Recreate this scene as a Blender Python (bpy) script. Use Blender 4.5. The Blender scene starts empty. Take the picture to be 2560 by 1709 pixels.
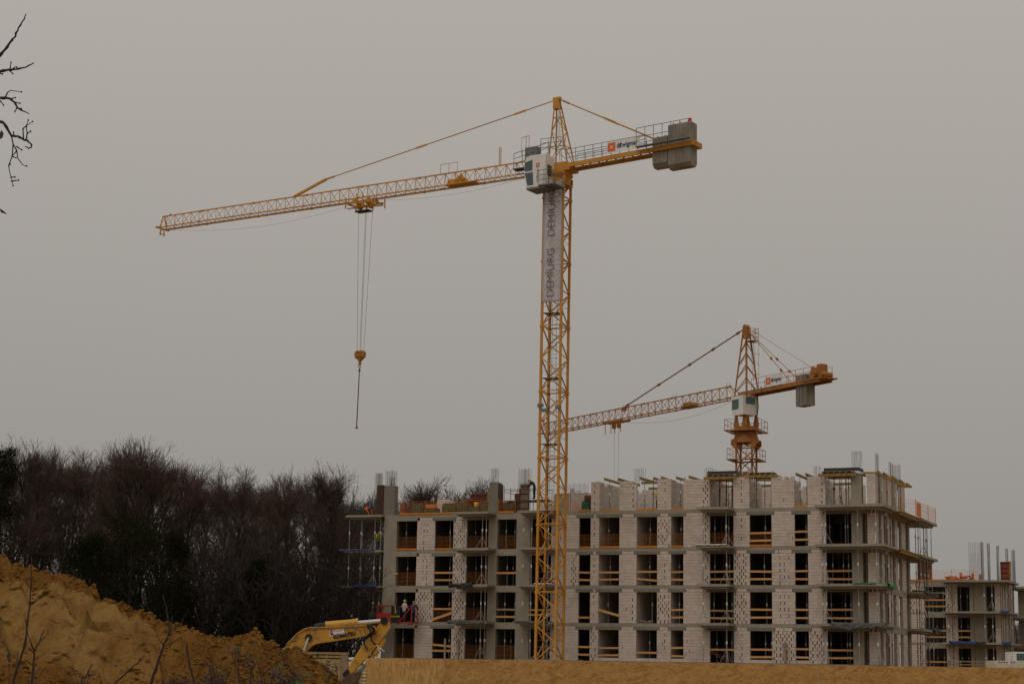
import bpy, bmesh, math, random
from mathutils import Vector, Matrix, noise
V = Vector
rnd = random.Random(7)
scene = bpy.context.scene
col = scene.collection

# ------------------------------------------------------------------ camera
FP, PIT, ROLL, CZ = 4600.0, 0.1763286, 0.0173386, 1.9
cd = bpy.data.cameras.new('camera'); cam = bpy.data.objects.new('camera', cd); col.objects.link(cam)
cd.sensor_width = 36.0; cd.lens = FP / 2560 * 36.0; cd.clip_start = 0.1; cd.clip_end = 6000
cam.matrix_world = Matrix.Translation((0, 0, CZ)) @ Matrix.Rotation(math.pi/2 + PIT, 4, 'X') @ Matrix.Rotation(ROLL, 4, 'Z')
scene.camera = cam
scene.render.resolution_x, scene.render.resolution_y = 1024, 683

# ------------------------------------------------------------------ overcast sky + weak broad sun
w = bpy.data.worlds.new('World'); scene.world = w; w.use_nodes = True
nt = w.node_tree; nt.nodes.clear()
def wn(t, **k):
    n = nt.nodes.new(t)
    for a, b in k.items(): setattr(n, a, b)
    return n
SUN_EL, SUN_AZ = math.radians(52), math.radians(215)      # azimuth: clockwise from +Y
sky = wn('ShaderNodeTexSky', sky_type='NISHITA', sun_disc=False, sun_elevation=SUN_EL, sun_rotation=SUN_AZ, dust_density=6.0, air_density=1.0)
geo = wn('ShaderNodeTexCoord'); sep = wn('ShaderNodeSeparateXYZ'); nt.links.new(geo.outputs['Generated'], sep.inputs[0])
# cloud deck: luminance rises from horizon to zenith as (1 + 2 sin e) / 3
mx = wn('ShaderNodeMath', operation='MAXIMUM'); mx.inputs[1].default_value = 0.0; nt.links.new(sep.outputs['Z'], mx.inputs[0])
ma = wn('ShaderNodeMath', operation='MULTIPLY_ADD'); ma.inputs[1].default_value = 0.56; ma.inputs[2].default_value = 0.368; nt.links.new(mx.outputs[0], ma.inputs[0])
nz = wn('ShaderNodeTexNoise'); nz.inputs['Scale'].default_value = 2.2; nz.inputs['Detail'].default_value = 3.0
nt.links.new(geo.outputs['Generated'], nz.inputs['Vector'])
mn = wn('ShaderNodeMath', operation='MULTIPLY_ADD'); mn.inputs[1].default_value = 0.06; mn.inputs[2].default_value = 0.97; nt.links.new(nz.outputs[0], mn.inputs[0])
mm = wn('ShaderNodeMath', operation='MULTIPLY'); nt.links.new(ma.outputs[0], mm.inputs[0]); nt.links.new(mn.outputs[0], mm.inputs[1])
tint = wn('ShaderNodeVectorMath', operation='SCALE'); tint.inputs[0].default_value = (0.80, 0.747, 0.688); nt.links.new(mm.outputs[0], tint.inputs['Scale'])
bgc = wn('ShaderNodeBackground'); nt.links.new(tint.outputs[0], bgc.inputs['Color']); bgc.inputs['Strength'].default_value = 1.0
bgs = wn('ShaderNodeBackground'); bw = wn('ShaderNodeRGBToBW'); nt.links.new(sky.outputs[0], bw.inputs[0]); nt.links.new(bw.outputs[0], bgs.inputs['Color']); bgs.inputs['Strength'].default_value = 0.06
mixw = wn('ShaderNodeMixShader'); mixw.inputs[0].default_value = 0.06
nt.links.new(bgc.outputs[0], mixw.inputs[1]); nt.links.new(bgs.outputs[0], mixw.inputs[2])
wo = wn('ShaderNodeOutputWorld'); nt.links.new(mixw.outputs[0], wo.inputs[0])
sl = bpy.data.lights.new('sun', 'SUN'); sl.energy = 0.5; sl.angle = math.radians(35); sl.color = (1.0, 0.93, 0.83)
so = bpy.data.objects.new('sun', sl); col.objects.link(so)
so.rotation_euler = (math.pi/2 - SUN_EL, 0, -SUN_AZ + math.pi)
so.location = (0, -40, 80)
vs = scene.view_settings; vs.view_transform = 'Standard'; vs.look = 'None'; vs.exposure = 0.0; vs.gamma = 1.0; vs.use_curve_mapping = False

# ------------------------------------------------------------------ helpers
def ray(px, py):
    X, Y = px - 1280.0, 854.5 - py
    c, s = math.cos(ROLL), math.sin(ROLL)
    x, y = (X*c - Y*s)/FP, (X*s + Y*c)/FP
    return V((x, math.cos(PIT) - math.sin(PIT)*y, math.sin(PIT) + math.cos(PIT)*y))
def at(px, py, Y):
    r = ray(px, py); p = r * (Y / r.y); p.z += CZ; return p
TH, D0 = -0.4076329, 150.345964
E1 = V((math.cos(TH), math.sin(TH), 0)); NN = V((-math.sin(TH), math.cos(TH), 0)); O1 = V((0, D0, 0))
def fp(u, v, z): return O1 + E1*u + NN*v + V((0, 0, z))
def fu(px, py, v=0.0):
    r = ray(px, py); t = (NN.dot(O1) + v) / NN.dot(r); p = r*t
    return (p - O1).dot(E1), p.z + CZ

class MB:
    def __init__(s): s.v = []; s.f = []; s.mi = []; s.cm = 0
    def face(s, *ix): s.f.append(ix); s.mi.append(s.cm)
    def box(s, a, b):
        i = len(s.v)
        for z in (a[2], b[2]):
            s.v += [(a[0], a[1], z), (b[0], a[1], z), (b[0], b[1], z), (a[0], b[1], z)]
        for q in ((3,2,1,0),(4,5,6,7),(0,1,5,4),(1,2,6,5),(2,3,7,6),(3,0,4,7)): s.face(*[i+k for k in q])
        return s
    def cbox(s, c, d): return s.box([c[k]-d[k]/2 for k in range(3)], [c[k]+d[k]/2 for k in range(3)])
    def obox(s, c, ax, ay, az):
        i = len(s.v); c = V(c)
        for sz in (-1, 1):
            for sx, sy in ((-1,-1),(1,-1),(1,1),(-1,1)): s.v.append(tuple(c + ax*sx + ay*sy + az*sz))
        for q in ((3,2,1,0),(4,5,6,7),(0,1,5,4),(1,2,6,5),(2,3,7,6),(3,0,4,7)): s.face(*[i+k for k in q])
        return s
    def bar(s, p, q, w, h=None, up=(0,0,1)):
        p, q = V(p), V(q); d = q - p; L = d.length
        if L < 1e-6: return s
        d /= L; up = V(up)
        if abs(d.dot(up)) > 0.97: up = V((1, 0, 0)) if abs(d.x) < .9 else V((0,1,0))
        x = d.cross(up).normalized(); y = x.cross(d).normalized()
        return s.obox((p+q)/2, x*(w/2), y*((h or w)/2), d*(L/2))
    def tube(s, pts, rad, n=6, cap=True):
        pts = [V(p) for p in pts]
        if not isinstance(rad, (list, tuple)): rad = [rad]*len(pts)
        i0 = len(s.v); x = None
        for k, p in enumerate(pts):
            d = (pts[min(k+1, len(pts)-1)] - pts[max(k-1, 0)]).normalized()
            if x is None: x = d.orthogonal().normalized()
            else:
                x = x - d*x.dot(d)
                x = x.normalized() if x.length > 1e-5 else d.orthogonal().normalized()
            y = d.cross(x)
            for j in range(n):
                a = 2*math.pi*j/n; s.v.append(tuple(p + (x*math.cos(a) + y*math.sin(a))*rad[k]))
        for k in range(len(pts)-1):
            for j in range(n):
                a, b = i0+k*n+j, i0+k*n+(j+1) % n; s.face(a, b, b+n, a+n)
        if cap:
            s.face(*[i0+j for j in range(n)][::-1]); s.face(*[i0+(len(pts)-1)*n+j for j in range(n)])
        return s
    def prism(s, poly, off):
        """poly: list of 3D points (planar), extruded by vector off"""
        i = len(s.v); n = len(poly); off = V(off)
        s.v += [tuple(V(p)) for p in poly] + [tuple(V(p)+off) for p in poly]
        s.face(*[i+k for k in range(n)][::-1]); s.face(*[i+n+k for k in range(n)])
        for k in range(n): s.face(i+k, i+(k+1) % n, i+n+(k+1) % n, i+n+k)
        return s
    def mesh(s, name, mats, smooth=False):
        me = bpy.data.meshes.new(name); me.from_pydata(s.v, [], s.f)
        if not isinstance(mats, (list, tuple)): mats = [mats]
        for m in mats: me.materials.append(m)
        if len(mats) > 1: me.polygons.foreach_set('material_index', s.mi)
        if smooth: me.polygons.foreach_set('use_smooth', [True]*len(s.f))
        me.update(); return me
    def build(s, name, mats, parent=None, smooth=False, **k):
        return link(name, s.mesh(name, mats, smooth), parent, **k)
def link(name, me, parent=None, loc=None, rz=0, scale=None):
    o = bpy.data.objects.new(name, me); col.objects.link(o)
    if parent: o.parent = parent
    if loc is not None: o.location = loc
    if rz: o.rotation_euler = (0, 0, rz)
    if scale is not None: o.scale = scale
    return o
LABELS = {}
def tag(o, label=None, cat=None, group=None, kind=None):
    if label: o['label'] = label; LABELS.setdefault(label, []).append(o)
    if cat: o['category'] = cat
    if group: o['group'] = group
    if kind: o['kind'] = kind
    return o
def thing(name, label, cat, loc=(0,0,0), rz=0, group=None):
    return tag(link(name, None, None, loc, rz), label, cat, group)
def copy_tree(o, parent=None):
    c = o.copy(); col.objects.link(c)
    if parent: c.parent = parent
    for ch in o.children: copy_tree(ch, c)
    return c
ORD = ['first', 'second', 'third', 'fourth', 'fifth', 'sixth', 'seventh', 'eighth', 'ninth', 'tenth', 'eleventh', 'twelfth', 'thirteenth', 'fourteenth', 'fifteenth', 'sixteenth', 'seventeenth', 'eighteenth', 'nineteenth', 'twentieth']

# ------------------------------------------------------------------ materials
def mat(name, c1, c2=None, scale=3.0, rough=0.8, metal=0.0, bump=0.0, bscale=20.0, detail=6.0, c3=None, c3lim=(0.55, 0.7), c3scale=0.6, rand=0.0, trans=0.0, stretch=None):
    m = bpy.data.materials.new(name); m.use_nodes = True; t = m.node_tree; L = t.links.new
    b = t.nodes['Principled BSDF']; b.inputs['Roughness'].default_value = rough; b.inputs['Metallic'].default_value = metal
    b.inputs['Specular IOR Level'].default_value = 0.3
    g = t.nodes.new('ShaderNodeNewGeometry'); src = g.outputs['Position']
    if stretch:
        mp = t.nodes.new('ShaderNodeMapping'); mp.inputs['Scale'].default_value = stretch; L(src, mp.inputs[0]); src = mp.outputs[0]
    c2 = c2 or tuple(x*0.75 for x in c1)
    n = t.nodes.new('ShaderNodeTexNoise'); n.inputs['Scale'].default_value = scale; n.inputs['Detail'].default_value = detail; n.inputs['Roughness'].default_value = 0.65; L(src, n.inputs['Vector'])
    r = t.nodes.new('ShaderNodeValToRGB'); r.color_ramp.elements[0].position = 0.35; r.color_ramp.elements[1].position = 0.65
    r.color_ramp.elements[0].color = (*c2, 1); r.color_ramp.elements[1].color = (*c1, 1); L(n.outputs[0], r.inputs[0])
    out = r.outputs[0]
    if c3:
        n3 = t.nodes.new('ShaderNodeTexNoise'); n3.inputs['Scale'].default_value = c3scale; n3.inputs['Detail'].default_value = 7.0; n3.inputs['Roughness'].default_value = 0.7; L(src, n3.inputs['Vector'])
        r3 = t.nodes.new('ShaderNodeMapRange'); r3.inputs[1].default_value, r3.inputs[2].default_value = c3lim; L(n3.outputs[0], r3.inputs[0])
        mi = t.nodes.new('ShaderNodeMixRGB'); L(r3.outputs[0], mi.inputs[0]); L(out, mi.inputs[1]); mi.inputs[2].default_value = (*c3, 1); out = mi.outputs[0]
    if rand:
        oi = t.nodes.new('ShaderNodeObjectInfo'); mr = t.nodes.new('ShaderNodeMapRange'); mr.inputs[3].default_value = 1-rand; mr.inputs[4].default_value = 1+rand*0.6
        sm_ = t.nodes.new('ShaderNodeMath'); sm_.operation = 'ADD'; L(oi.outputs['Random'], sm_.inputs[0]); L(g.outputs['Random Per Island'], sm_.inputs[1])
        fr_ = t.nodes.new('ShaderNodeMath'); fr_.operation = 'FRACT'; L(sm_.outputs[0], fr_.inputs[0]); L(fr_.outputs[0], mr.inputs[0])
        vm = t.nodes.new('ShaderNodeVectorMath'); vm.operation = 'SCALE'; L(out, vm.inputs[0]); L(mr.outputs[0], vm.inputs['Scale']); out = vm.outputs[0]
    L(out, b.inputs['Base Color'])
    if bump:
        nb = t.nodes.new('ShaderNodeTexNoise'); nb.inputs['Scale'].default_value = bscale; nb.inputs['Detail'].default_value = 8.0; L(src, nb.inputs['Vector'])
        bp = t.nodes.new('ShaderNodeBump'); bp.inputs['Strength'].default_value = bump; bp.inputs['Distance'].default_value = 0.05; L(nb.outputs[0], bp.inputs['Height']); L(bp.outputs[0], b.inputs['Normal'])
    if trans:
        o = t.nodes['Material Output']; tr = t.nodes.new('ShaderNodeBsdfTransparent'); ms = t.nodes.new('ShaderNodeMixShader'); ms.inputs[0].default_value = trans
        L(b.outputs[0], ms.inputs[1]); L(tr.outputs[0], ms.inputs[2]); L(ms.outputs[0], o.inputs[0])
    return m
M = {}
M['concrete'] = mat('concrete', (.325,.288,.228), (.255,.226,.18), scale=0.8, bump=.15, c3=(.17,.155,.125), c3lim=(.56,.78), c3scale=.5)
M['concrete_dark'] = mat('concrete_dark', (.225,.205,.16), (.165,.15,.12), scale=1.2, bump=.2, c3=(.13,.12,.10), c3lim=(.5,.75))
M['block'] = mat('block', (.60,.51,.445), (.54,.46,.40), scale=1.1, bump=.1, c3=(.34,.285,.225), c3lim=(.53,.80), c3scale=.38, rand=.09)
M['mortar'] = mat('mortar', (.26,.22,.175), (.18,.155,.125), scale=4)
M['steel'] = mat('galvanised_steel', (.42,.42,.40), (.30,.30,.29), scale=6, rough=.45, metal=.6)
M['rust'] = mat('rusty_steel', (.15,.07,.04), (.09,.045,.03), scale=8, rough=.8)
M['redprop'] = mat('red_painted_steel', (.30,.06,.03), (.16,.05,.03), scale=6)
M['rebar'] = mat('rebar', (.12,.085,.07), (.08,.06,.05), scale=10, rough=.7)
M['plank'] = mat('new_timber', (.62,.34,.13), (.50,.26,.09), scale=3, stretch=(1,1,6), rand=.15)
M['oldplank'] = mat('weathered_timber', (.36,.27,.17), (.25,.18,.11), scale=3, rand=.12)
M['beam'] = mat('yellow_formwork_timber', (.40,.275,.095), (.30,.20,.08), scale=2, c3=(.22,.18,.13), c3lim=(.5,.7), c3scale=1.5, rand=.15)
M['ply'] = mat('black_formwork_ply', (.045,.045,.055), (.03,.03,.035), scale=2, rough=.5)
M['brownply'] = mat('brown_formwork_ply', (.10,.045,.03), (.07,.03,.02), scale=2, rough=.6)
M['orange'] = mat('orange_painted_board', (.60,.225,.02), (.48,.17,.02), scale=3, rand=.12)
M['net'] = mat('orange_wire_mesh', (.42,.15,.025), (.32,.11,.02), scale=3)
M['orangenet'] = mat('orange_plastic_net', (.70,.22,.07), (.60,.18,.05), scale=3)
M['crane'] = mat('crane_yellow_paint', (.60,.285,.036), (.50,.225,.032), scale=.5, rough=.5, c3=(.24,.105,.03), c3lim=(.57,.72), c3scale=1.6)
M['crane2'] = mat('old_crane_paint', (.40,.165,.036), (.31,.125,.032), scale=.9, rough=.6, c3=(.20,.085,.03), c3lim=(.55,.7), c3scale=1.2)
M['cranerust'] = mat('crane_rusty_tie', (.27,.13,.06), (.18,.09,.045), scale=2)
M['cranedark'] = mat('crane_dark_tone', (.07,.05,.035), (.05,.035,.025), scale=2)
M['grey'] = mat('grey_paint', (.19,.20,.20), (.14,.15,.15), scale=3, rough=.5)
M['white'] = mat('white_paint', (.78,.76,.72), (.70,.68,.64), scale=.8, rough=.4, c3=(.5,.47,.42), c3lim=(.58,.8), c3scale=.9)
M['glass'] = mat('tinted_glass', (.05,.10,.095), (.04,.075,.07), scale=.6, rough=.06)
M['glass'].node_tree.nodes['Principled BSDF'].inputs['Specular IOR Level'].default_value = 0.8
M['cweight'] = mat('counterweight_concrete', (.32,.285,.225), (.18,.16,.13), scale=.9, bump=.15, c3=(.19,.17,.14), c3lim=(.52,.7), c3scale=.8, stretch=(1,1,.35))
M['banner'] = mat('banner_cloth', (.60,.555,.57), (.53,.49,.505), scale=1.2, trans=.34)
M['bannerink'] = mat('faded_banner_print', (.075,.07,.075), (.06,.056,.06))
M['ink'] = mat('dark_print', (.035,.035,.04), (.03,.03,.035))
M['orangeink'] = mat('orange_print', (.75,.16,.03), (.7,.14,.03))
M['blueink'] = mat('blue_print', (.03,.06,.17), (.025,.05,.15))
M['yellowink'] = mat('yellow_print', (.75,.62,.03), (.7,.58,.03))
M['redink'] = mat('red_print', (.6,.08,.05), (.5,.07,.05))
M['signwhite'] = mat('sign_white', (.80,.78,.74), (.74,.72,.68), scale=1)
M['redlamp'] = mat('red_lamp_glass', (.70,.02,.03), (.6,.02,.03), rough=.2)
M['rope'] = mat('wire_rope', (.12,.115,.11), (.1,.095,.09))
M['hook'] = mat('hook_block_paint', (.48,.20,.03), (.13,.07,.025), scale=3)
M['excavator'] = mat('excavator_yellow', (.60,.325,.045), (.50,.26,.04), scale=1.4, rough=.5, c3=(.20,.115,.045), c3lim=(.52,.70), c3scale=2.2)
M['black'] = mat('black_rubber', (.022,.02,.018), (.015,.014,.012), rough=.5)
M['chrome'] = mat('chrome_rod', (.62,.62,.60), (.55,.55,.53), rough=.18, metal=.9)
M['rustbucket'] = mat('worn_bucket_steel', (.15,.085,.045), (.08,.05,.03), scale=5)
M['liftred'] = mat('red_lift_paint', (.46,.035,.022), (.36,.03,.02), scale=2, rough=.5)
M['tarpblue'] = mat('blue_tarp', (.035,.075,.27), (.025,.055,.2), scale=3, rough=.45, bump=.3)
M['tarpgreen'] = mat('green_tarp', (.02,.34,.06), (.015,.26,.045), scale=3, rough=.5)
M['tarpblack'] = mat('black_membrane', (.035,.035,.033), (.025,.025,.024), scale=3, rough=.5, bump=.2)
M['tarpgrey'] = mat('grey_membrane', (.11,.108,.10), (.075,.073,.07), scale=3, rough=.45, bump=.3)
M['greenwrap'] = mat('green_pallet_wrap', (.022,.095,.045), (.015,.065,.035), scale=3, rough=.5, c3=(.15,.19,.13), c3lim=(.62,.75), c3scale=2)
M['redform'] = mat('red_formwork_frame', (.27,.06,.03), (.17,.05,.03), scale=2)
M['yellow'] = mat('yellow_plastic', (.78,.58,.03), (.7,.5,.03), rough=.4)
M['teal'] = mat('dark_green_plastic', (.012,.065,.05), (.01,.05,.04), rough=.35)
M['cream'] = mat('cream_paint', (.62,.56,.42), (.55,.50,.38), scale=2, rough=.5)
M['bark'] = mat('dark_bark', (.036,.027,.021), (.025,.019,.015), scale=2)
M['twig'] = mat('bare_twigs', (.095,.060,.039), (.066,.042,.028), scale=.5, rand=.25)
M['thicket'] = mat('thicket_stems', (.030,.022,.017), (.02,.015,.012), scale=.5)  # near-black colour includes the shade low in the wood
M['ivy'] = mat('ivy_leaves', (.019,.023,.005), (.012,.015,.004), scale=1.0, rough=.95, rand=.2)
M['ivy'].node_tree.nodes['Principled BSDF'].inputs['Specular IOR Level'].default_value = 0.05
M['sapling'] = mat('sapling_bark', (.055,.030,.025), (.038,.022,.019), scale=12)
M['fartwig'] = mat('grey_brown_twigs', (.10,.075,.06), (.075,.056,.045), scale=.6)
M['leaf'] = mat('bramble_leaves', (.05,.09,.02), (.035,.06,.02), scale=5)
M['dryleaf'] = mat('dry_leaf', (.09,.065,.05), (.06,.045,.035), scale=30)
M['seedhead'] = mat('grey_seed_fluff', (.15,.13,.10), (.11,.095,.075), scale=30)
M['soil'] = mat('trodden_soil', (.27,.17,.075), (.20,.12,.055), scale=.6, bump=.4, bscale=3, c3=(.14,.11,.06), c3lim=(.5,.7), c3scale=.15)
M['skin'] = mat('skin', (.50,.30,.21), (.45,.27,.19))
for k, c in dict(orangevest=(.85,.16,.03), greenvest=(.50,.62,.05), darkcloth=(.025,.027,.03), bluecloth=(.03,.05,.12), stripe=(.55,.50,.48), trousers=(.045,.05,.06), greencloth=(.03,.08,.05), hyellow=(.75,.45,.03), hblue=(.03,.09,.30), hgreen=(.62,.75,.06), hdim=(.35,.30,.05), boots=(.03,.025,.02)).items():
    M[k] = mat(k, c, tuple(x*.8 for x in c), scale=10, rough=.75)

def sand_material():
    m = bpy.data.materials.new('excavated_sand'); m.use_nodes = True; t = m.node_tree; L = t.links.new; N = t.nodes.new
    b = t.nodes['Principled BSDF']; b.inputs['Roughness'].default_value = .95; b.inputs['Specular IOR Level'].default_value = .1
    g = N('ShaderNodeNewGeometry')
    def nse(sc, d=8, r=.65):
        n = N('ShaderNodeTexNoise'); n.inputs['Scale'].default_value = sc; n.inputs['Detail'].default_value = d; n.inputs['Roughness'].default_value = r; L(g.outputs['Position'], n.inputs['Vector']); return n.outputs[0]
    r1 = N('ShaderNodeValToRGB'); e = r1.color_ramp.elements; e[0].position = .38; e[0].color = (.30,.138,.027,1); e[1].position = .66; e[1].color = (.44,.225,.055,1); L(nse(1.1), r1.inputs[0])
    mr = N('ShaderNodeMapRange'); mr.inputs[1].default_value, mr.inputs[2].default_value = .50, .63; L(nse(.28, 6), mr.inputs[0])
    # the freshly cut, dry face is paler sand (mask stored on the mesh)
    at_ = N('ShaderNodeAttribute'); at_.attribute_name = 'dry'
    ad_ = N('ShaderNodeMath'); ad_.operation = 'ADD'; L(at_.outputs['Fac'], ad_.inputs[0])
    sb_ = N('ShaderNodeMath'); sb_.operation = 'MULTIPLY_ADD'; sb_.inputs[1].default_value = 1.6; sb_.inputs[2].default_value = -.8; L(nse(.9, 8, .65), sb_.inputs[0]); L(sb_.outputs[0], ad_.inputs[1])
    mul = N('ShaderNodeMapRange'); mul.inputs[1].default_value, mul.inputs[2].default_value = .25, 1.0; L(ad_.outputs[0], mul.inputs[0])
    mix = N('ShaderNodeMixRGB'); L(mul.outputs[0], mix.inputs[0]); L(r1.outputs[0], mix.inputs[1]); mix.inputs[2].default_value = (.54,.325,.108,1)
    # darker damp clods
    m3 = N('ShaderNodeMapRange'); m3.inputs[1].default_value, m3.inputs[2].default_value = .60, .74; L(nse(2.6, 8, .7), m3.inputs[0])
    mix2 = N('ShaderNodeMixRGB'); L(m3.outputs[0], mix2.inputs[0]); L(mix.outputs[0], mix2.inputs[1]); mix2.inputs[2].default_value = (.19,.085,.02,1)
    L(mix2.outputs[0], b.inputs['Base Color'])
    bp = N('ShaderNodeBump'); bp.inputs['Strength'].default_value = 1.0; bp.inputs['Distance'].default_value = .25; L(nse(9, 10, .8), bp.inputs['Height']); L(bp.outputs[0], b.inputs['Normal'])
    return m
M['sand'] = sand_material()

def osb_material(name, base, vertical):
    m = bpy.data.materials.new(name); m.use_nodes = True; t = m.node_tree; L = t.links.new; N = t.nodes.new
    b = t.nodes['Principled BSDF']; b.inputs['Roughness'].default_value = .7; b.inputs['Specular IOR Level'].default_value = .25
    g = N('ShaderNodeNewGeometry'); val = None
    def math_(op, x, y):
        n = N('ShaderNodeMath'); n.operation = op
        for i, q in enumerate((x, y)):
            if isinstance(q, (int, float)): n.inputs[i].default_value = q
            else: L(q, n.inputs[i])
        return n.outputs[0]
    # layered strands: each layer has its own direction, its long thin flakes cover part of the layers below
    angs = [1.35, -1.25, 1.85, 1.1, 1.6, -1.5, 1.45] if vertical else [.25, -.5, .9, .02, -.95, .55, -.2]
    for i, a in enumerate(angs):
        mp = N('ShaderNodeMapping'); mp.inputs['Rotation'].default_value = (0, a, 0); mp.inputs['Location'].default_value = (i*3.7, i*1.3, i*2.1); L(g.outputs['Position'], mp.inputs[0])
        m2 = N('ShaderNodeMapping'); m2.inputs['Scale'].default_value = (9+i*1.2, .2, 52+4*i); L(mp.outputs[0], m2.inputs[0])
        vo = N('ShaderNodeTexVoronoi'); vo.inputs['Scale'].default_value = 1.0; L(m2.outputs[0], vo.inputs['Vector'])
        sc = N('ShaderNodeSeparateColor'); L(vo.outputs['Color'], sc.inputs[0])
        m3 = N('ShaderNodeMapping'); m3.inputs['Scale'].default_value = (9, .5, 150); L(mp.outputs[0], m3.inputs[0])
        gr = N('ShaderNodeTexNoise'); gr.inputs['Scale'].default_value = 1.0; gr.inputs['Detail'].default_value = 4; L(m3.outputs[0], gr.inputs['Vector'])
        lay = math_('ADD', math_('ADD', math_('MULTIPLY', sc.outputs[0], .34), .13), math_('MULTIPLY', gr.outputs[0], .45))
        if val is None: val = lay
        else:
            mr = N('ShaderNodeMapRange'); mr.interpolation_type = 'SMOOTHSTEP'; mr.inputs[1].default_value, mr.inputs[2].default_value = .60, .70; L(sc.outputs[1], mr.inputs[0])
            fd_ = N('ShaderNodeMapRange'); fd_.inputs[1].default_value, fd_.inputs[2].default_value = .62, .40; L(vo.outputs['Distance'], fd_.inputs[0])
            fac = math_('MULTIPLY', mr.outputs[0], fd_.outputs[0])
            mi = N('ShaderNodeMix'); L(fac, mi.inputs[0]); L(val, mi.inputs[2]); L(lay, mi.inputs[3]); val = mi.outputs[0]
    fn = N('ShaderNodeTexNoise'); fn.inputs['Scale'].default_value = 14; fn.inputs['Detail'].default_value = 8; fn.inputs['Roughness'].default_value = .8; L(g.outputs['Position'], fn.inputs['Vector'])
    val = math_('ADD', val, math_('MULTIPLY', math_('SUBTRACT', fn.outputs[0], .5), .85))
    r = N('ShaderNodeValToRGB'); e = r.color_ramp.elements
    e[0].position = .12; e[0].color = (base[0]*.42, base[1]*.36, base[2]*.30, 1); e[1].position = .92; e[1].color = (base[0]*1.35, base[1]*1.5, base[2]*1.75, 1)
    em = e.new(.52); em.color = (*base, 1); L(val, r.inputs[0]); L(r.outputs[0], b.inputs['Base Color'])
    bp = N('ShaderNodeBump'); bp.inputs['Strength'].default_value = .3; bp.inputs['Distance'].default_value = .004; L(val, bp.inputs['Height']); L(bp.outputs[0], b.inputs['Normal'])
    return m
M['osb'] = osb_material('osb_board', (.44,.238,.072), False)
M['osbv'] = osb_material('osb_board_upright', (.48,.275,.088), True)

def text_mesh(name, body, size, mats, parent, origin, xdir, ydir, extrude=.004, fit=None, shear=0.0, bold=0.0, center=True):
    """flat lettering: origin = centre of the line, xdir reading direction, ydir letter-up"""
    cu = bpy.data.curves.new(name, 'FONT'); cu.body = body; cu.size = size; cu.extrude = extrude; cu.offset = bold; cu.shear = shear
    if center: cu.align_x = 'CENTER'; cu.align_y = 'CENTER'
    o = bpy.data.objects.new(name, cu); col.objects.link(o)
    me = bpy.data.meshes.new_from_object(o); bpy.data.objects.remove(o); me.name = name
    xs = [v.co.x for v in me.vertices]; ys = [v.co.y for v in me.vertices]
    x, y = V(xdir).normalized(), V(ydir).normalized(); z = x.cross(y)
    sx = sy = 1.0
    if fit: sx = fit[0]/(max(xs)-min(xs)); sy = fit[1]/(max(ys)-min(ys)) if fit[1] else sx
    cx, cy = (max(xs)+min(xs))/2, (max(ys)+min(ys))/2
    for v in me.vertices:
        c = v.co.copy(); v.co = V(origin) + x*((c.x-cx)*sx) + y*((c.y-cy)*sy) + z*c.z
    me.materials.clear(); me.materials.append(mats)
    return link(name, me, parent)

# ------------------------------------------------------------------ ground
GZ = 2.4
def ground_h(x, y):
    t = min(1, max(0, (y-92)/24)); return GZ*(t*t*(3-2*t))
m = MB(); xs = [-3000,-900,-300,-120,-60,-30,-12,0,12,30,60,120,300,900,3000]; ys = [-600,-100,-20,0,20,60,85,92,98,104,110,116,124,150,220,400,900,3000]
for y in ys:
    for x in xs: m.v.append((x, y, ground_h(x, y)))
for j in range(len(ys)-1):
    for i in range(len(xs)-1):
        a = j*len(xs)+i; m.face(a, a+1, a+1+len(xs), a+len(xs))
tag(m.build('ground', M['soil'], smooth=True), kind='structure')
# ------------------------------------------------------------------ main apartment building (local frame: u right along facade, v inwards, z up)
ST = 2.945
FL = [2.75 + ST*k for k in range(5)]                 # floor (slab top) levels of storeys 0..4
HEAD = 2.42                                          # clear opening height
UL, UR, DEPTH = -11.38, 30.03, 13.0
BLD = thing('apartment_building', 'unfinished five-storey apartment block of pale blocks and grey concrete behind the yellow crane', 'building', tuple(O1), TH)
BAYS = [('W1',-10.2,-8.3),('W2',-6.67,-4.96),('B1',-3.76,-1.79),('W4',-1.02,.7),('W5',1.9,3.75),('A',6.14,7.14),('B',7.85,9.58),('C',11.03,12.74),('D',13.88,14.9),('E',17.04,18.96),('F',20.24,21.99),('G',23.79,24.82),('H',26.22,28.18),('I',29.0,29.39)]
BAY = {n: (a, b) for n, a, b in BAYS}
NAME = dict(W1='leftmost window bay', W2='second window bay from left', B1='left balcony bay', W4='concrete-framed bay left of crane mast', W5='balcony bay behind crane mast', A='narrow bay right of crane mast', B='first wide bay right of crane mast', C='second wide bay right of crane mast', D='narrow bay left of middle balcony', E='middle balcony bay', F='wide bay right of middle balcony', G='narrow bay before corner balcony', H='corner balcony bay', I='slit bay at the corner')
STOR = ['ground storey', 'second storey', 'third storey', 'fourth storey', 'open top storey']
CONC = {(-11.38,-10.2), (-1.79,-1.02), (.7,1.9), (28.18,29.0)}
piers = []; prev = UL
for n, a, b in BAYS: piers.append((prev, a)); prev = b
piers.append((prev, UR))
def lbox(name, a, b, m, parent=None): return MB().box(a, b).build(name, M[m], parent or BLD)
# floor slabs
for k in range(5):
    z = FL[k]
    m = MB().box((UL, -.004, z-.27), (UR, DEPTH, z))
    m.box((UR-4, DEPTH, z-.27), (UR, 18.0, z))
    m.build('floor_slab', M['concrete'], BLD)
# deep plinth under the ground storey
lbox('plinth', (UL+.05, .05, .6), (UR-.05, DEPTH, FL[0]-.27), 'concrete_dark')
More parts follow.
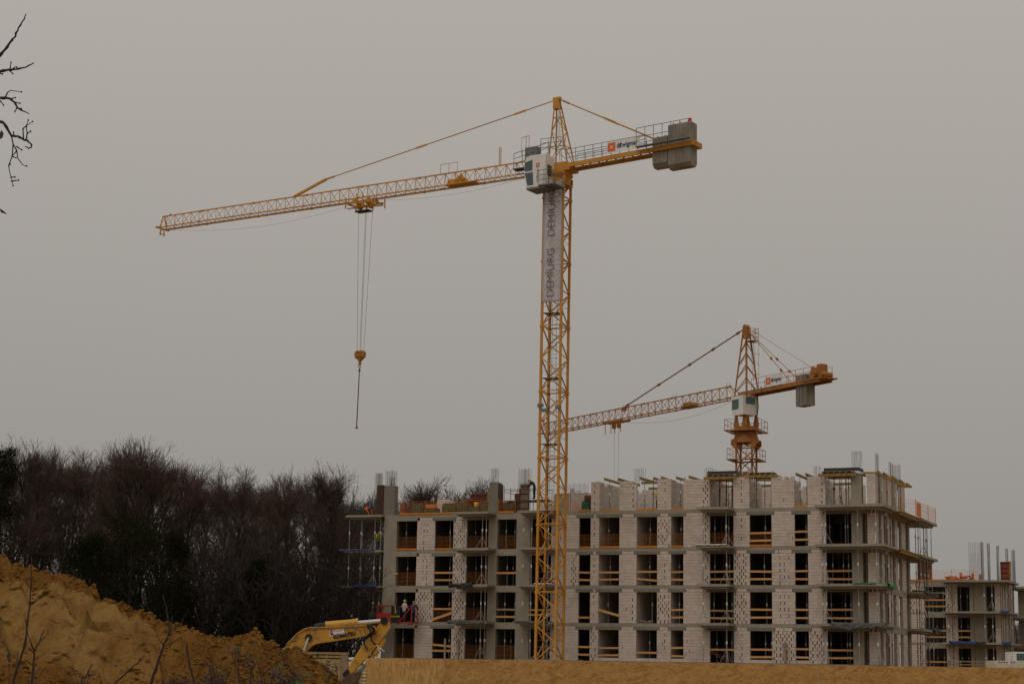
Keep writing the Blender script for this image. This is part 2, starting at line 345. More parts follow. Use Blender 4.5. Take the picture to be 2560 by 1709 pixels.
# lintels / beams
for s in range(4):
    zt = FL[s+1]-.27; zh = FL[s]+HEAD
    for n, a, b in BAYS:
        if n in ('I',): lbox('lintel', (a-.1, .0, zh), (b+.1, .24, zt), 'concrete'); continue
        ext = .0 if n in ('W1', 'W4') else .24
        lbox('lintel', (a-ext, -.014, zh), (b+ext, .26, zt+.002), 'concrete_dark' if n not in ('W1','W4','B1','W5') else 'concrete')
# blocks -----------------------------------------------------------
BLK = []          # (world distance, centre, size)
def block_wall(u0, u1, z0, z1, mode, s, axis='u', fixed=0.0, off=0.0, depth=.20, face=-1, ragged=0.0, skip=()):
    """lay courses of blocks. axis 'u': wall in facade plane; 'v': wall running inwards at u=fixed"""
    ch = .2425; n = max(1, round((z1-z0)/ch)); ch = (z1-z0)/n; L = .335
    rr = random.Random(int(u0*37+z0*11+fixed*5)+mode)
    for c in range(n):
        x = u0; first = (c % 2)*.5*L
        zc = z0 + c*ch; gapset = []
        while x < u1 - .02:
            l = first if (x == u0 and first > 0) else L
            if u1-(x+l) < .12: l = u1-x
            e = min(x+l, u1)
            g = .0025
            # open perpends: wide unfilled joint on the right side of the block
            rel = (e-u0)/max(.01, u1-u0); op = 0.0
            if e < u1-.05:
                if mode == 2 and rr.random() < .80: op = rr.uniform(.05, .095)
                elif mode == 1 and (c % 2 == 0) and .3 < rel < .75 and rr.random() < .8: op = rr.uniform(.045, .08)
                elif mode == 3 and rel > .74 and rr.random() < .8: op = rr.uniform(.05, .09)
                elif rr.random() < .012: op = rr.uniform(.03, .06)
            if not (ragged and c >= n-1 and rr.random() < ragged):
                a, b = x+g, e-g-op
                dz = rr.uniform(-.004, .004); dv = rr.uniform(-.006, .004)
                if axis == 'u': BLK.append(((a+b)/2, off+depth/2+dv, zc+ch/2+dz, b-a, depth, ch-.012))
                else: BLK.append((fixed+dv, (a+b)/2, zc+ch/2+dz, depth, b-a, ch-.012))
            x = e
modes = {3.75: (0,0,3,0), 7.14: (2,1,1,1), 9.58: (0,3,0,0), 12.74: (1,2,1,2), 14.9: (0,0,3,3), 18.96: (1,2,2,1), 21.99: (2,1,1,0), 24.82: (2,3,3,3), 29.39: (0,0,0,0), -8.3: (0,2,1,1), -4.96: (2,2,2,2)}
for (a, b) in piers:
    if (a, b) in CONC:
        top = 4
        for s in range(4):
            MB().box((a, -.008, FL[s]), (b, .42, FL[s+1]-.27)).build('column', M['concrete'], BLD)
        continue
    md = modes.get(round(a, 2), (0,0,0,0))
    for s in range(4):
        z0, z1 = FL[s]+.005, FL[s+1]-.275
        # leave room for the lintel bearings at the pier heads
        block_wall(a, b, z0, FL[s]+HEAD-.004, md[s], s)
        if b-a > .56: block_wall(a+.245, b-.245, FL[s]+HEAD+.002, z1, 0, s)
        MB().box((a+.02, .17, z0), (b-.02, .25, z1)).build('wall_core', M['mortar'], BLD)
    if a > 7:
        zt = FL[4]+2.40+.06*math.sin(a*5)
        block_wall(a, b, FL[4]+.005, zt, {7.14: 1, 9.58: 3, 12.74: 1, 14.9: 3, 18.96: 1, 21.99: 0, 24.82: 3}.get(round(a, 2), 0), 4, ragged=.06)
        MB().box((a+.02, .17, FL[4]+.005), (b-.02, .25, zt-.25)).build('wall_core', M['mortar'], BLD)
# low parapets in ground-storey openings
for n in ('B', 'C', 'D', 'F', 'G'):
    a, b = BAY[n]; block_wall(a+.01, b-.01, FL[0]+.005, FL[0]+.26, 0, 0, off=.02)
# corner column on the top storey + side facade
MB().box((28.18, -.008, FL[4]), (29.0, .5, FL[4]+2.5)).build('column', M['concrete'], BLD)
SIDE = [(0.0,1.0),(2.0,3.0),(4.0,5.9),(7.1,8.1),(9.6,11.2)]     # piers along v; the gaps are tall narrow windows
for s in range(5):
    z1 = FL[s]+HEAD if s < 4 else FL[4]+2.4
    for i, (v0, v1) in enumerate(SIDE):
        if s < 4 and v0 == 0.0: v0 = .26
        block_wall(v0, v1, FL[s]+.005, z1, 0, s, axis='v', fixed=UR-.10)
        MB().box((UR-.26, v0+.02, FL[s]+.005), (UR-.2, v1-.02, z1)).build('wall_core', M['mortar'], BLD)
    if s < 4: lbox('lintel', (UR-.24, .3, z1+.004), (UR+.004, 11.2, FL[s+1]-.271), 'concrete')
    if s < 4: lbox('column', (UR-.4, 12.2, FL[s]), (UR-.02, 12.9, FL[s+1]-.27), 'concrete')
for v0 in (1.2, 6.2):
    MB().box((UR-.3, v0, FL[4]), (UR-.02, v0+.6, FL[4]+2.5)).build('column', M['concrete'], BLD)
# interior: spine wall and cross walls (block), hidden deep inside
for s in range(4):
    z0, z1 = FL[s], FL[s+1]-.271
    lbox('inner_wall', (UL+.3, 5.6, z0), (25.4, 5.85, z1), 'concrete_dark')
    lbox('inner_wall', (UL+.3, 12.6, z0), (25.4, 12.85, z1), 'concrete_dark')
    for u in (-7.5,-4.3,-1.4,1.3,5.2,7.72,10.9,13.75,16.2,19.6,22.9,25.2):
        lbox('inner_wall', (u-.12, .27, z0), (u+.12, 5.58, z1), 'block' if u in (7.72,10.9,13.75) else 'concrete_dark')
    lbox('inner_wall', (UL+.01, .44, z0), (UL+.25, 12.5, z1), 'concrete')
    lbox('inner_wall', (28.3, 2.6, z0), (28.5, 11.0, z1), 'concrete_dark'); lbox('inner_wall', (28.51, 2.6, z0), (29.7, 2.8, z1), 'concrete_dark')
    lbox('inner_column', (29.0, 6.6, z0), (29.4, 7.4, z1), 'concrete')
# open top storey: cross walls running inwards, spine wall
for u, v1, mode in ((7.55,5.4,3),(13.5,5.2,0),(16.9,5.0,0),(19.7,5.3,2),(23.0,4.8,0),(25.6,4.6,0)):
    block_wall(.26, v1, FL[4]+.005, FL[4]+2.42, mode, 4, axis='v', fixed=u, ragged=.08)
    MB().box((u-.06, .27, FL[4]+.005), (u+.06, v1-.02, FL[4]+2.15)).build('wall_core', M['mortar'], BLD)
block_wall(7.5, 27.5, FL[4]+.005, FL[4]+2.42, 0, 4, off=8.0, ragged=.1)
MB().box((7.6, 8.17, FL[4]+.005), (27.4, 8.24, FL[4]+2.15)).build('wall_core', M['mortar'], BLD)
block_wall(3.0, 9.5, FL[4]+.005, FL[4]+2.2, 0, 4, axis='v', fixed=4.2, ragged=.3)
MB().box((4.15, 3.0, FL[4]+.005), (4.25, 9.4, FL[4]+1.9)).build('wall_core', M['mortar'], BLD)
block_wall(-.5, 4.1, FL[4]+.005, FL[4]+1.5, 0, 4, off=7.0, ragged=.3)
# blocks: the 300 that show largest are parts, the rest one joined part
CAMV = V((0, 0, CZ))
def bdist(b): return (fp(b[0], b[1], b[2]) - CAMV).length + (30 if b[1] > .4 else 0)
BLK.sort(key=bdist)
ub = MB().cbox((0,0,0), (1,1,1)).mesh('block', M['block'])
for b in BLK[:300]: link('block', ub, BLD, b[:3], 0, b[3:])
m = MB()
for b in BLK[300:]: m.cbox(b[:3], b[3:])
tag(m.build('blockwork', M['block'], BLD), kind='stuff')
print('blocks', len(BLK))
# balconies ---------------------------------------------------------
def balcony(u0, u1, v0, v1, z, lip=.24, inner=True):
    m = MB().box((u0, v0, z-.17), (u1, v1, z+.02))
    if inner: m.box((u0+.3, v0+.28, z-.33), (u1-.3, v1-.02, z-.172))
    return m.build('balcony_slab', M['concrete'], BLD)
for s in range(1, 5):
    balcony(-4.26, -1.12, -1.6, -.02, FL[s]); balcony(1.4, 4.35, -1.6, -.02, FL[s]); balcony(16.45, 19.05, -1.6, -.02, FL[s])
    m = MB().box((25.75, -1.6, FL[s]-.17), (31.0, -.02, FL[s]+.02)).box((30.06, -.019, FL[s]-.17), (31.0, 3.1, FL[s]+.02))
    m.box((26.1, -1.3, FL[s]-.33), (30.65, -.02, FL[s]-.172)).box((30.08, -.018, FL[s]-.33), (30.65, 2.8, FL[s]-.172))
    m.build('balcony_slab', M['concrete'], BLD)
    if s < 4 or True:
        m = MB().box((30.06, 11.3, FL[s]-.17), (31.3, 18.2, FL[s]+.02)).box((30.08, 11.6, FL[s]-.33), (31.0, 17.9, FL[s]-.172))
        m.build('balcony_slab', M['concrete'], BLD)
    balcony(-15.2 + .1*s, UL-.02, -.5, 4.0, FL[s])
lbox('left_end_pier', (UL-.3, .6, FL[0]), (UL-.02, 4.6, FL[4]-.34), 'concrete_dark')

# ------------------------------------------------------------------ things in the openings
Rz = TH
UZ = V((0, 0, 1))
def prop_mesh(name, mA, mB_, tripod=False, h=2.6):
    m = MB()
    m.tube([(0,0,.01), (0,0,1.45)], .034, 6); m.cm = 1
    m.tube([(0,0,1.36), (0,0,1.58)], .052, 6); m.cm = 0
    m.tube([(0,0,1.45), (0,0,h-.02)], .026, 6)
    m.box((-.07,-.07,0), (.07,.07,.012)); m.box((-.08,-.08,h-.014), (.08,.08,h))
    if tripod:
        for a in (.4, 2.5, 4.6):
            m.bar((0,0,.95), (.52*math.cos(a), .52*math.sin(a), .02), .028)
            m.bar((0,0,.45), (.30*math.cos(a), .30*math.sin(a), .44), .02)
    return m.mesh(name, [M[mA], M[mB_]])
PM = {('steel',0): prop_mesh('steel_prop', 'steel', 'white'), ('steel',1): prop_mesh('steel_prop', 'steel', 'white', True), ('rust',0): prop_mesh('steel_prop', 'rust', 'rust'), ('rust',1): prop_mesh('steel_prop', 'rust', 'rust', True), ('red',0): prop_mesh('steel_prop', 'redprop', 'redprop'), ('red',1): prop_mesh('steel_prop', 'redprop', 'redprop', True)}
CW = dict(steel='galvanised', rust='rusty', red='red')
def props(lst, where, group, z, h=2.6):
    """lst of (u, v, kind, tripod): ordered labels from left to right"""
    n = len(lst); lst = sorted(lst, key=lambda q: fp(q[0], q[1], 0).x / fp(q[0], q[1], 0).y)
    for i, (u, v, kind, tri) in enumerate(lst):
        o = link('steel_prop', PM[kind, tri], None, fp(u, v, z), rnd.uniform(0, 6), (1, 1, h/2.6))
        if n == 1: pos = ''
        elif i == 0: pos = 'leftmost '
        elif i == n-1: pos = 'rightmost '
        else: pos = ORD[i] + ' '
        o.rotation_euler.x = rnd.uniform(-.012, .012)
        tag(o, f"{pos}{CW[kind]} steel prop {where}", 'prop', group)
PB = {'W1':[(.25,.9),(.55,1.6),(.86,.7)],'W2':[(.6,1.0)],'B1':[(.15,1.4),(.5,1.1),(.74,.8),(.9,1.9)],'W4':[(.3,.8),(.5,1.5),(.84,.9)],'W5':[(.2,.8),(.5,1.2)],'A':[(.6,1.8)],'B':[(.25,1.2),(.9,2.2)],'C':[(.5,1.0)],'D':[(.4,1.0)],'E':[(.12,.8),(.32,1.6),(.5,1.1),(.74,.7)],'F':[(.55,1.0),(.96,.5)],'G':[(.5,1.3)],'H':[(.1,.7),(.35,1.5),(.6,1.0),(.82,.8),(.93,2.0)]}
for s in range(4):
    for n, lst in PB.items():
        a, b = BAY[n]; L = []
        for i, (t, v) in enumerate(lst):
            if n in ('C','A','B','D') and s == 0 and i == 0 and n != 'C': continue
            kind = 'steel'
            if n == 'E' and i == 1: kind = 'red'
            if n in ('B1','H') and i in (1, 4): kind = 'rust' if s % 2 else 'red'
            L.append((a + (b-a)*min(.97, max(.05, t + rnd.uniform(-.07, .07))), v + rnd.uniform(-.1,.2), kind, 0))
        if L: props(L, f"inside the {NAME[n]}, {STOR[s]}", f"props inside {NAME[n]}", FL[s], 2.66)
# balcony props (outside, with tripods)
for s in range(4):
    h = ST-.35
    props([(-3.3,-1.05,'steel',0),(-1.9,-1.0,'steel',1),(-1.65,-.75,'steel',0)], f"under the left balcony slab, {STOR[s]}", 'props under left balcony', FL[s]+.02, h)
    props([(1.75,-1.0,'steel',0),(2.5,-1.1,'steel',0),(3.9,-1.0,'steel',1)], f"under the balcony behind crane mast, {STOR[s]}", 'props under balcony behind mast', FL[s]+.02, h)
    props([(16.85,-1.05,'steel',1 if s else 0),(18.7,-1.05,'steel',1)], f"under the middle balcony slab, {STOR[s]}", 'props under middle balcony', FL[s]+.02, h)
    props([(26.2,-1.1,'steel',0),(26.5,-1.2,'steel',1),(28.9,-1.1,'steel',0),(30.3,-1.2,'steel',1),(30.55,.6,'rust',0),(30.6,1.5,'steel',0),(29.5,-1.0,'rust',0),(30.58,2.5,'rust',0)], f"under the corner balcony slab, {STOR[s]}", 'props under corner balcony', FL[s]+.02, h)
    props([(30.7,11.8,'rust',0),(30.9,12.7,'steel',0),(30.6,13.4,'rust',0),(30.9,14.3,'steel',0),(30.7,15.2,'rust',1),(30.85,16.0,'steel',0),(30.6,16.7,'rust',0),(30.9,17.5,'steel',0)], f"under the far side balcony, {STOR[s]}", 'props under far side balcony', FL[s]+.02, h)
    props([(-14.6,-.1,'steel',0),(-14.2,1.4,'steel',0),(-13.6,.1,'steel',0),(-13.3,2.6,'rust',0),(-12.9,.9,'rust',0),(-12.2,-.1,'steel',1),(-11.75,.1,'steel',0)], f"under the left end balcony, {STOR[s]}", 'props under left end balcony', FL[s]+.02, h)
    props([(30.12,1.5,'steel',0),(30.14,3.5,'rust',0),(30.12,6.4,'steel',0)], f"beside the side wall windows, {STOR[s]}", 'props along side wall', FL[s]+.02 if s else FL[0]-.3, 2.5)

# guard planks ---------------------------------------------------------
def plank(n, s, h0, h1=None, tag_='', v=-.03, mm='plank', w=.15, a=None, b=None):
    u0, u1 = BAY[n]; u0 = u0-.02 if a is None else a; u1 = u1+.02 if b is None else b
    h1 = h0 if h1 is None else h1
    p, q = fp(u0, v, FL[s]+h0), fp(u1, v, FL[s]+h1); c = (p+q)/2
    m = MB().bar(p-c, q-c, .035, w)
    tag(m.build('guard_plank', M[mm], None, loc=c), f"{tag_}wooden guard plank across the {NAME[n]}, {STOR[s]}", 'plank', 'guard planks across openings')
two = [('W2',2),('A',2),('B',2),('D',2),('E',2),('F',2),('G',2),('H',2),('D',1),('E',1),('F',1),('G',1),('H',1),('A',0),('B',0),('D',0),('F',0),('G',0),('H',0),('F',3),('G',3),('W4',1)]
for n, s in two:
    d = rnd.uniform(-.05, .05)
    plank(n, s, 1.05+d, 1.05+d+rnd.uniform(-.03,.03), 'upper ', v=.04 if n in ('E','H') else -.03, mm='plank' if not (n == 'W4' or (n == 'E' and s == 1)) else 'oldplank')
    plank(n, s, .46+d*.5, .46+d*.5+rnd.uniform(-.03,.03), 'lower ', v=.04 if n in ('E','H') else -.03)
plank('C', 2, 1.06, 1.06, 'upper '); plank('C', 2, .52, .36, 'tilted lower ')
plank('B', 1, 1.05, .58, 'tilted single ', w=.19); plank('A', 1, .42, .42, 'single low ')
plank('C', 0, .68, .68, 'single '); plank('E', 0, .98, .98, 'single ', v=.04); plank('W4', 2, 1.02, 1.02, 'single ')
plank('W2', 1, 1.06, 1.06, 'level '); plank('W2', 1, .18, .74, 'diagonal ', w=.2, v=-.07)
plank('W2', 0, 1.12, .98, 'upper sagging ', w=.17); plank('W2', 0, .62, .62, 'lower ', w=.17, v=-.03)
plank('W5', 1, 1.0, 1.0, 'upper '); plank('W5', 1, .62, .62, 'lower '); plank('W5', 0, -.1, .75, 'slanted ', mm='oldplank', w=.08, b=3.0)
plank('W1', 2, 1.0, 1.0, 'short stub of ', a=-10.4, b=-10.0)
c = fp(-5.45, -.1, FL[0]+.2)
tag(MB().box((-.08,-.04,-.6), (.08,.04,1.4)).build('timber_post', M['oldplank'], None, loc=c, rz=TH), 'upright timber post in the second window bay from left, ground storey', 'post')
for u, lab, mm in ((23.0, 'weathered timber post leaning on block pier left of the narrow corner bay', 'oldplank'), (-4.3, 'weathered board against the perforated pier beside left balcony', 'oldplank')):
    tag(MB().box((-.09,-.04,-.6), (.09,.04,1.55)).build('timber_post', M[mm], None, loc=fp(u, -.12, FL[0]+.05), rz=TH), lab, 'post')
# wire mesh barriers ------------------------------------------------------
def mesh_panel(w_, h_, sp=.115):
    m = MB(); n = int(w_/sp)
    for i in range(n+1):
        x = i*w_/n; m.box((x-.009, -.006, 0), (x+.009, .006, h_))
    for k in range(4):
        z = h_*k/3; m.box((0, -.012, z-.006), (w_, -.006, z+.006))
    return m
for n, s in [('W1',3),('W1',2),('W1',0),('W2',3),('W2',1),('B1',3),('B1',2),('B1',1),('B1',0),('W4',3),('W4',0),('W5',3),('A',3),('B',3),('C',3),('D',3),('E',3),('F',3)]:
    a, b = BAY[n]
    tag(mesh_panel(b-a-.06, 1.08).build('mesh_barrier', M['net'], None, loc=fp(a+.03, .28, FL[s]+.03), rz=TH), f"orange wire mesh barrier across the {NAME[n]}, {STOR[s]}", 'barrier', 'orange wire mesh barriers')
for n, s in [('W1',3),('W2',3),('B1',2),('B1',1),('A',3),('B',3),('C',3),('D',3),('F',3),('H',3),('B',4),('C',4),('D',4),('G',4),('H',4)]:
    a, b = BAY[n]
    tag(MB().box((0, -.02, 0), (b-a-.02, .02, .14)).build('toe_board', M['orange'], None, loc=fp(a+.01, -.03 if s != 4 else .03, FL[s]+.004), rz=TH), f"orange toe board in the {NAME[n]}, {STOR[s]}", 'toe board', 'orange toe boards')
tag(MB().box((0,-.02,0), (.95,.02,.14)).build('toe_board', M['orange'], None, loc=fp(6.1, -.03, FL[4]+.004), rz=TH), 'short orange toe board left of the open top storey blocks', 'toe board')
# rubble and cables
m = MB()
for i in range(16): m.obox((rnd.uniform(-.5,.5), rnd.uniform(-.1,.3), .05+.03*(i//4)+rnd.uniform(0,.05)), V((rnd.uniform(.1,.3),rnd.uniform(-.03,.03),rnd.uniform(-.02,.02))), V((0,.1,.0)), V((0,0,rnd.uniform(.02,.05))))
tag(m.build('rubble_pile', M['mortar'], None, loc=fp(11.75, .15, FL[1]+.01), rz=TH), 'grey rubble pile on the sill of second wide bay, second storey', 'rubble')
for i in range(2):
    p = fp(17.1, -.2, FL[0]+.95-.1*i); q = fp(19.5 - .5*i, -.9, FL[0]-.05); mid = (p+q)/2 - UZ*.06
    tag(MB().tube([p, mid, q], .018, 5).build('red_cable', M['redprop'], None), ('upper' if i == 0 else 'lower') + ' red cable slanting across the middle balcony bay at ground storey', 'cable')
# ------------------------------------------------------------------ roof level: columns, rebar, formwork
R4 = FL[4]
def rebar(u0, u1, v0, v1, z0, z1, n, m_, label, ties=0.0, nm='rebar_cage'):
    m = MB(); c = fp((u0+u1)/2, (v0+v1)/2, z0)
    for i in range(n):
        for v in ((v0, v1) if v1 > v0 else (v0,)):
            u = u0 + (u1-u0)*i/max(1, n-1) + rnd.uniform(-.012,.012); lean = rnd.uniform(-.02,.02)
            m.tube([(u-(u0+u1)/2, v-(v0+v1)/2, 0), (u-(u0+u1)/2+lean, v-(v0+v1)/2, z1-z0+rnd.uniform(-.06,.06))], .011, 4)
    if ties:
        k = 0
        while k*.17 < ties:
            z = .05+k*.17; a, b = (u1-u0)/2+.02, max(.02, (v1-v0)/2+.02)
            for p, q in (((-a,-b,z),(a,-b,z)),((a,-b,z),(a,b,z)),((a,b,z),(-a,b,z)),((-a,b,z),(-a,-b,z))): m.bar(p, q, .014)
            k += 1
    return tag(m.build(nm, M[m_], None, loc=c, rz=TH), label, 'rebar')
# left end column with brown shuttering
MB().box((-11.55,.1,R4), (-10.55,.75,R4+2.48)).build('column', M['concrete_dark'], BLD)
o = thing('column_formwork', 'tall dark brown formwork panel against the left roof column', 'formwork', fp(-11.62, .42, R4), TH)
MB().box((-.05,-.35,.0), (.03,1.2,2.55)).build('panel', M['brownply'], o)
for z in (.4, 1.2, 2.0): MB().box((-.12,-.33,z), (-.05,1.18,z+.1)).build('waler', M['redform'], o)
MB().box((-.6,-.36,.0), (.02,-.33,2.55)).build('panel', M['brownply'], o)
rebar(-12.35,-11.75,-.05,.2,R4,R4+3.55,9,'rebar','tall rebar cage left of the brown column formwork',1.7)
rebar(-11.5,-10.6,.2,.55,R4+2.4,R4+3.75,10,'rebar','rebar starter bars above the left roof column')
rebar(-11.1,-10.75,.2,.5,R4+2.4,R4+3.2,6,'rebar','short rebar bundle inside the left column starter bars',.3)
# second column
MB().box((-1.85,.1,R4), (-1.05,.8,R4+2.55)).build('column', M['concrete_dark'], BLD)
rebar(-1.75,-1.25,.2,.6,R4+2.5,R4+3.7,7,'rebar','rebar bars on the roof column left of the climbing worker')
o = thing('column_formwork', 'narrow brown formwork board on the right of the second roof column', 'formwork', fp(-.95,.45,R4), TH); MB().box((-.04,-.3,0),(.04,.4,2.4)).build('panel', M['brownply'], o); MB().box((.041,-.2,.4),(.1,.3,.5)).build('waler', M['redform'], o)
# third column: caged with worker
rebar(.75,1.6,.1,.7,R4,R4+3.6,10,'rebar','tall tied rebar cage beside the climbing worker',2.5)
o = thing('column_formwork', 'red-brown clad pale column core inside the tied rebar cage', 'formwork', fp(1.2,.4,R4), TH)
MB().box((-.28,-.2,0),(.35,.2,2.35)).build('core', M['concrete'], o)
for z in (.3,.9,1.5,2.1): MB().box((-.34,-.25,z),(.4,-.2,z+.12)).build('waler', M['redform'], o)
for z in (.3,.9,1.5): MB().box((-.42,-.22,z),(-.3,.22,z+.5)).build('clamp', M['redform'], o)
# scaffold around it
sc = thing('tube_scaffold', 'thin dark tube scaffold around the third roof column', 'scaffold', fp(1.2,.4,R4), TH)
for u in (-1.7,-.55,.9,2.0):
    for v in (-.3, 1.0): MB().tube([(u,v,0),(u,v,2.2 if u < -1 else 1.9)], .024, 5).build('standard', M['rust'], sc)
for z in (.95, 1.9):
    for v in (-.3, 1.0): MB().tube([(-1.75,v,z),(2.05,v,z)], .022, 5).build('ledger', M['rust'], sc)
MB().tube([(-1.7,-.3,1.75),(.0,1.0,1.2)], .02, 5).build('brace', M['rust'], sc)
MB().tube([(.9,-.3,1.7),(2.0,1.0,.9)], .02, 5).build('brace', M['rust'], sc)
for v in (-.1,.3,.7): MB().box((-1.8,v,.985),(2.1,v+.36,1.03)).build('deck_board', M['brownply'], sc)
MB().box((.95,-.25,1.02),(2.1,.3,1.06)).build('deck_board', M['oldplank'], sc)
# far rebar and walls seen behind the mast
rebar(1.8,4.6,6.0,6.0,R4+1.9,R4+2.9,26,'rebar','row of far starter bars behind the crane mast')
rebar(5.0,5.6,9.3,9.5,R4+2.0,R4+2.8,6,'rebar','few rebar bars right of the crane mast on the far wall')
lbox('stair_core', (1.5,6.1,R4), (4.0,9.0,R4+2.1), 'concrete')
# red formwork stacks
def form_panel(label, loc, rz, w_, h_, tilt=0.0):
    o = thing('wall_formwork', label, 'formwork', loc, rz); o.rotation_euler.x = tilt
    MB().box((0,0,0),(w_,.03,h_)).build('plywood', M['brownply'], o)
    n = max(2, int(w_/.45))
    for i in range(n+1): MB().box((w_*i/n-.03,-.1,0),(w_*i/n+.03,-.001,h_)).build('rib', M['redform'], o)
    k = max(2, int(h_/.32))
    for i in range(k+1): MB().box((0,-.12,h_*i/k-.03),(w_,-.101,h_*i/k+.03)).build('rail', M['redform'], o)
    return o
form_panel('large red ribbed wall formwork standing behind the pallets', fp(-4.6,2.6,R4), TH, 2.9, 1.85)
form_panel('small red ribbed formwork left of the climbing worker', fp(-.4,2.2,R4), TH, 1.0, 1.75)
o = thing('wall_formwork', 'tilted formwork slab leaning in front of large red formwork', 'formwork', fp(-6.0,1.7,R4+.75), TH); o.rotation_euler.y = -.40
MB().box((0,0,0),(1.7,1.0,.05)).build('plywood', M['oldplank'], o)
for y in (0,.94): MB().box((0,y,-.16),(1.7,y+.06,-.002)).build('rail', M['redform'], o)
for x in (0,.55,1.1,1.64): MB().box((x,.061,-.15),(x+.06,.939,-.003)).build('rib', M['redform'], o)
tag(MB().box((-.05,-.05,0),(.05,.05,2.2)).build('timber_post', M['oldplank'], None, loc=fp(-2.55,1.5,R4), rz=TH), 'upright timber post in front of the large red formwork', 'post')
tag(MB().bar((0,0,0),(.5,.2,-.9),.12).bar((.1,0,.1),(.1,0,-.9),.1).build('timber_offcuts', M['redform'], None, loc=fp(-10.2,.5,R4+.95), rz=TH), 'reddish timber brackets right of the left roof column', 'timber')
# pallets wrapped in green
def pallet(label, u, v, w_, h_, m_='greenwrap', grp='green wrapped pallets on the roof'):
    o = thing('wrapped_pallet', label, 'pallet', fp(u, v, R4+.004), TH, grp)
    bm = bmesh.new(); bmesh.ops.create_cube(bm, size=1.0)
    for q in bm.verts: q.co = V((q.co.x*w_, q.co.y*.9, q.co.z*h_ + h_/2 + .14))
    bmesh.ops.bevel(bm, geom=bm.edges[:], offset=.07, segments=2, affect='EDGES')
    bmesh.ops.subdivide_edges(bm, edges=bm.edges[:], cuts=2, use_grid_fill=True)
    for q in bm.verts: q.co += V((noise.noise(q.co*3+V((u,0,0))), noise.noise(q.co*3+V((0,u,5))), noise.noise(q.co*3+V((9,u,0))))) * .035
    me = bpy.data.meshes.new('load'); bm.to_mesh(me); bm.free(); me.materials.append(M[m_]); link('load', me, o)
    for k in (-.4, 0, .4): MB().box((-w_/2,k-.05,0),(w_/2,k+.05,.12)).build('runner', M['oldplank'], o)
    return o
for i, (u, w_, h_, lab) in enumerate([(-8.7,1.0,.85,'green wrapped pallet nearest the left roof column'),(-7.4,1.1,.45,'low green wrapped pallet, second from left column'),(-5.75,1.15,.8,'tall green wrapped pallet under the tilted red slab'),(-4.55,1.1,.85,'green wrapped pallet left of the yellow bucket'),(-3.4,.95,.45,'low green pallet beneath the yellow bucket'),(-2.35,.85,.85,'green wrapped pallet touching the second roof column'),(-.45,.8,.8,'green wrapped pallet right of the second roof column')]):
    pallet(lab, u, .95, w_, h_)
pallet('beige block pallet standing behind the orange net on left roof', -6.9, 2.4, 1.2, 1.25, 'block')
pallet('pale block pallet behind orange net beside left column', -8.2, 2.6, 1.0, .9, 'orangenet')
pallet('green wrapped pallet left of the open top storey blocks', 6.45, 1.1, .75, .75)
o = thing('block_stack', 'dark brown stack on top of pallet left of open top storey', 'stack', fp(6.55, 1.5, R4+.004), TH)
for k in range(6): MB().box((-.45,-.3,k*.24),(.45,.3,k*.24+.2)).build('layer', M['redform'] if k % 2 else M['brownply'], o)
m = MB().tube([(0,0,0),(0,0,.05),(0,0,.34),(0,0,.36)], [.15,.17,.2,.19], 14)
tag(m.build('bucket', M['yellow'], None, True, loc=fp(-3.35,.9,R4+.62)), 'round yellow bucket on the low green pallet', 'bucket')
m = MB().tube([(0,0,0),(0,0,.06),(0,0,.4),(0,0,.68),(0,0,.8)], [.24,.28,.32,.3,.22], 16)
tag(m.build('drum', M['teal'], None, True, loc=fp(.1,.5,R4+.004)), 'dark green plastic drum at foot of the rebar cage', 'drum')
# netting along the left roof edge + toe board
def net(label, pts, h_, m_='orangenet', sp=.14, posts=True):
    rows = 8 if sp < .2 else 5
    o = thing('safety_net', label, 'netting', pts[0], 0, 'orange safety nets'); b = MB()
    for p, q in zip(pts, pts[1:]):
        p, q = p-pts[0], q-pts[0]; L = (q-p).length; n = max(2, int(L/sp)); d = (q-p)/L
        for i in range(n+1):
            a = p + d*(L*i/n); b.bar(a, a+UZ*h_, .012)
        for k in range(rows): z = h_*k/(rows-1); b.bar(p+UZ*z, q+UZ*z, .012)
    b.build('mesh', M[m_], o)
    if posts:
        for p in pts: MB().bar(p-pts[0], p-pts[0]+UZ*(h_+.1), .04).build('post', M['orange'], o)
    return o
net('orange mesh netting along the left roof edge before the pallets', [fp(-10.0,.1,R4), fp(-7.6,.08,R4), fp(-5.0,.1,R4), fp(-1.9,.1,R4)], 1.1)
net('orange net right of the second roof column', [fp(-1.0,.1,R4), fp(.5,.1,R4)], 1.1)
tag(MB().box((0,-.02,0),(5.9,.02,.15)).build('toe_board', M['orange'], None, loc=fp(-10.0,-.03,R4+.004), rz=TH), 'long orange toe board along the left roof edge', 'toe board')
tag(MB().box((0,-.02,0),(1.4,.02,.15)).build('toe_board', M['orange'], None, loc=fp(-.95,-.03,R4+.004), rz=TH), 'orange toe board right of the second roof column', 'toe board')
net('pale orange netting at far right top edge of the side face', [fp(30.3,7.5,R4), fp(31.2,9.5,R4), fp(31.25,14.5,R4), fp(31.25,17.8,R4)], 1.25, 'orangenet', .3)
tag(MB().box((0,-.02,0),(1.7,.02,1.1)).build('orange_sheet', M['orangenet'], None, loc=fp(31.28,9.6,R4+.02), rz=TH+math.pi/2), 'solid orange sheet hung on the side top edge netting', 'sheet')
net('orange net behind mast on the far roof edge', [fp(3.9,2.0,R4), fp(6.0,2.2,R4)], 1.1)
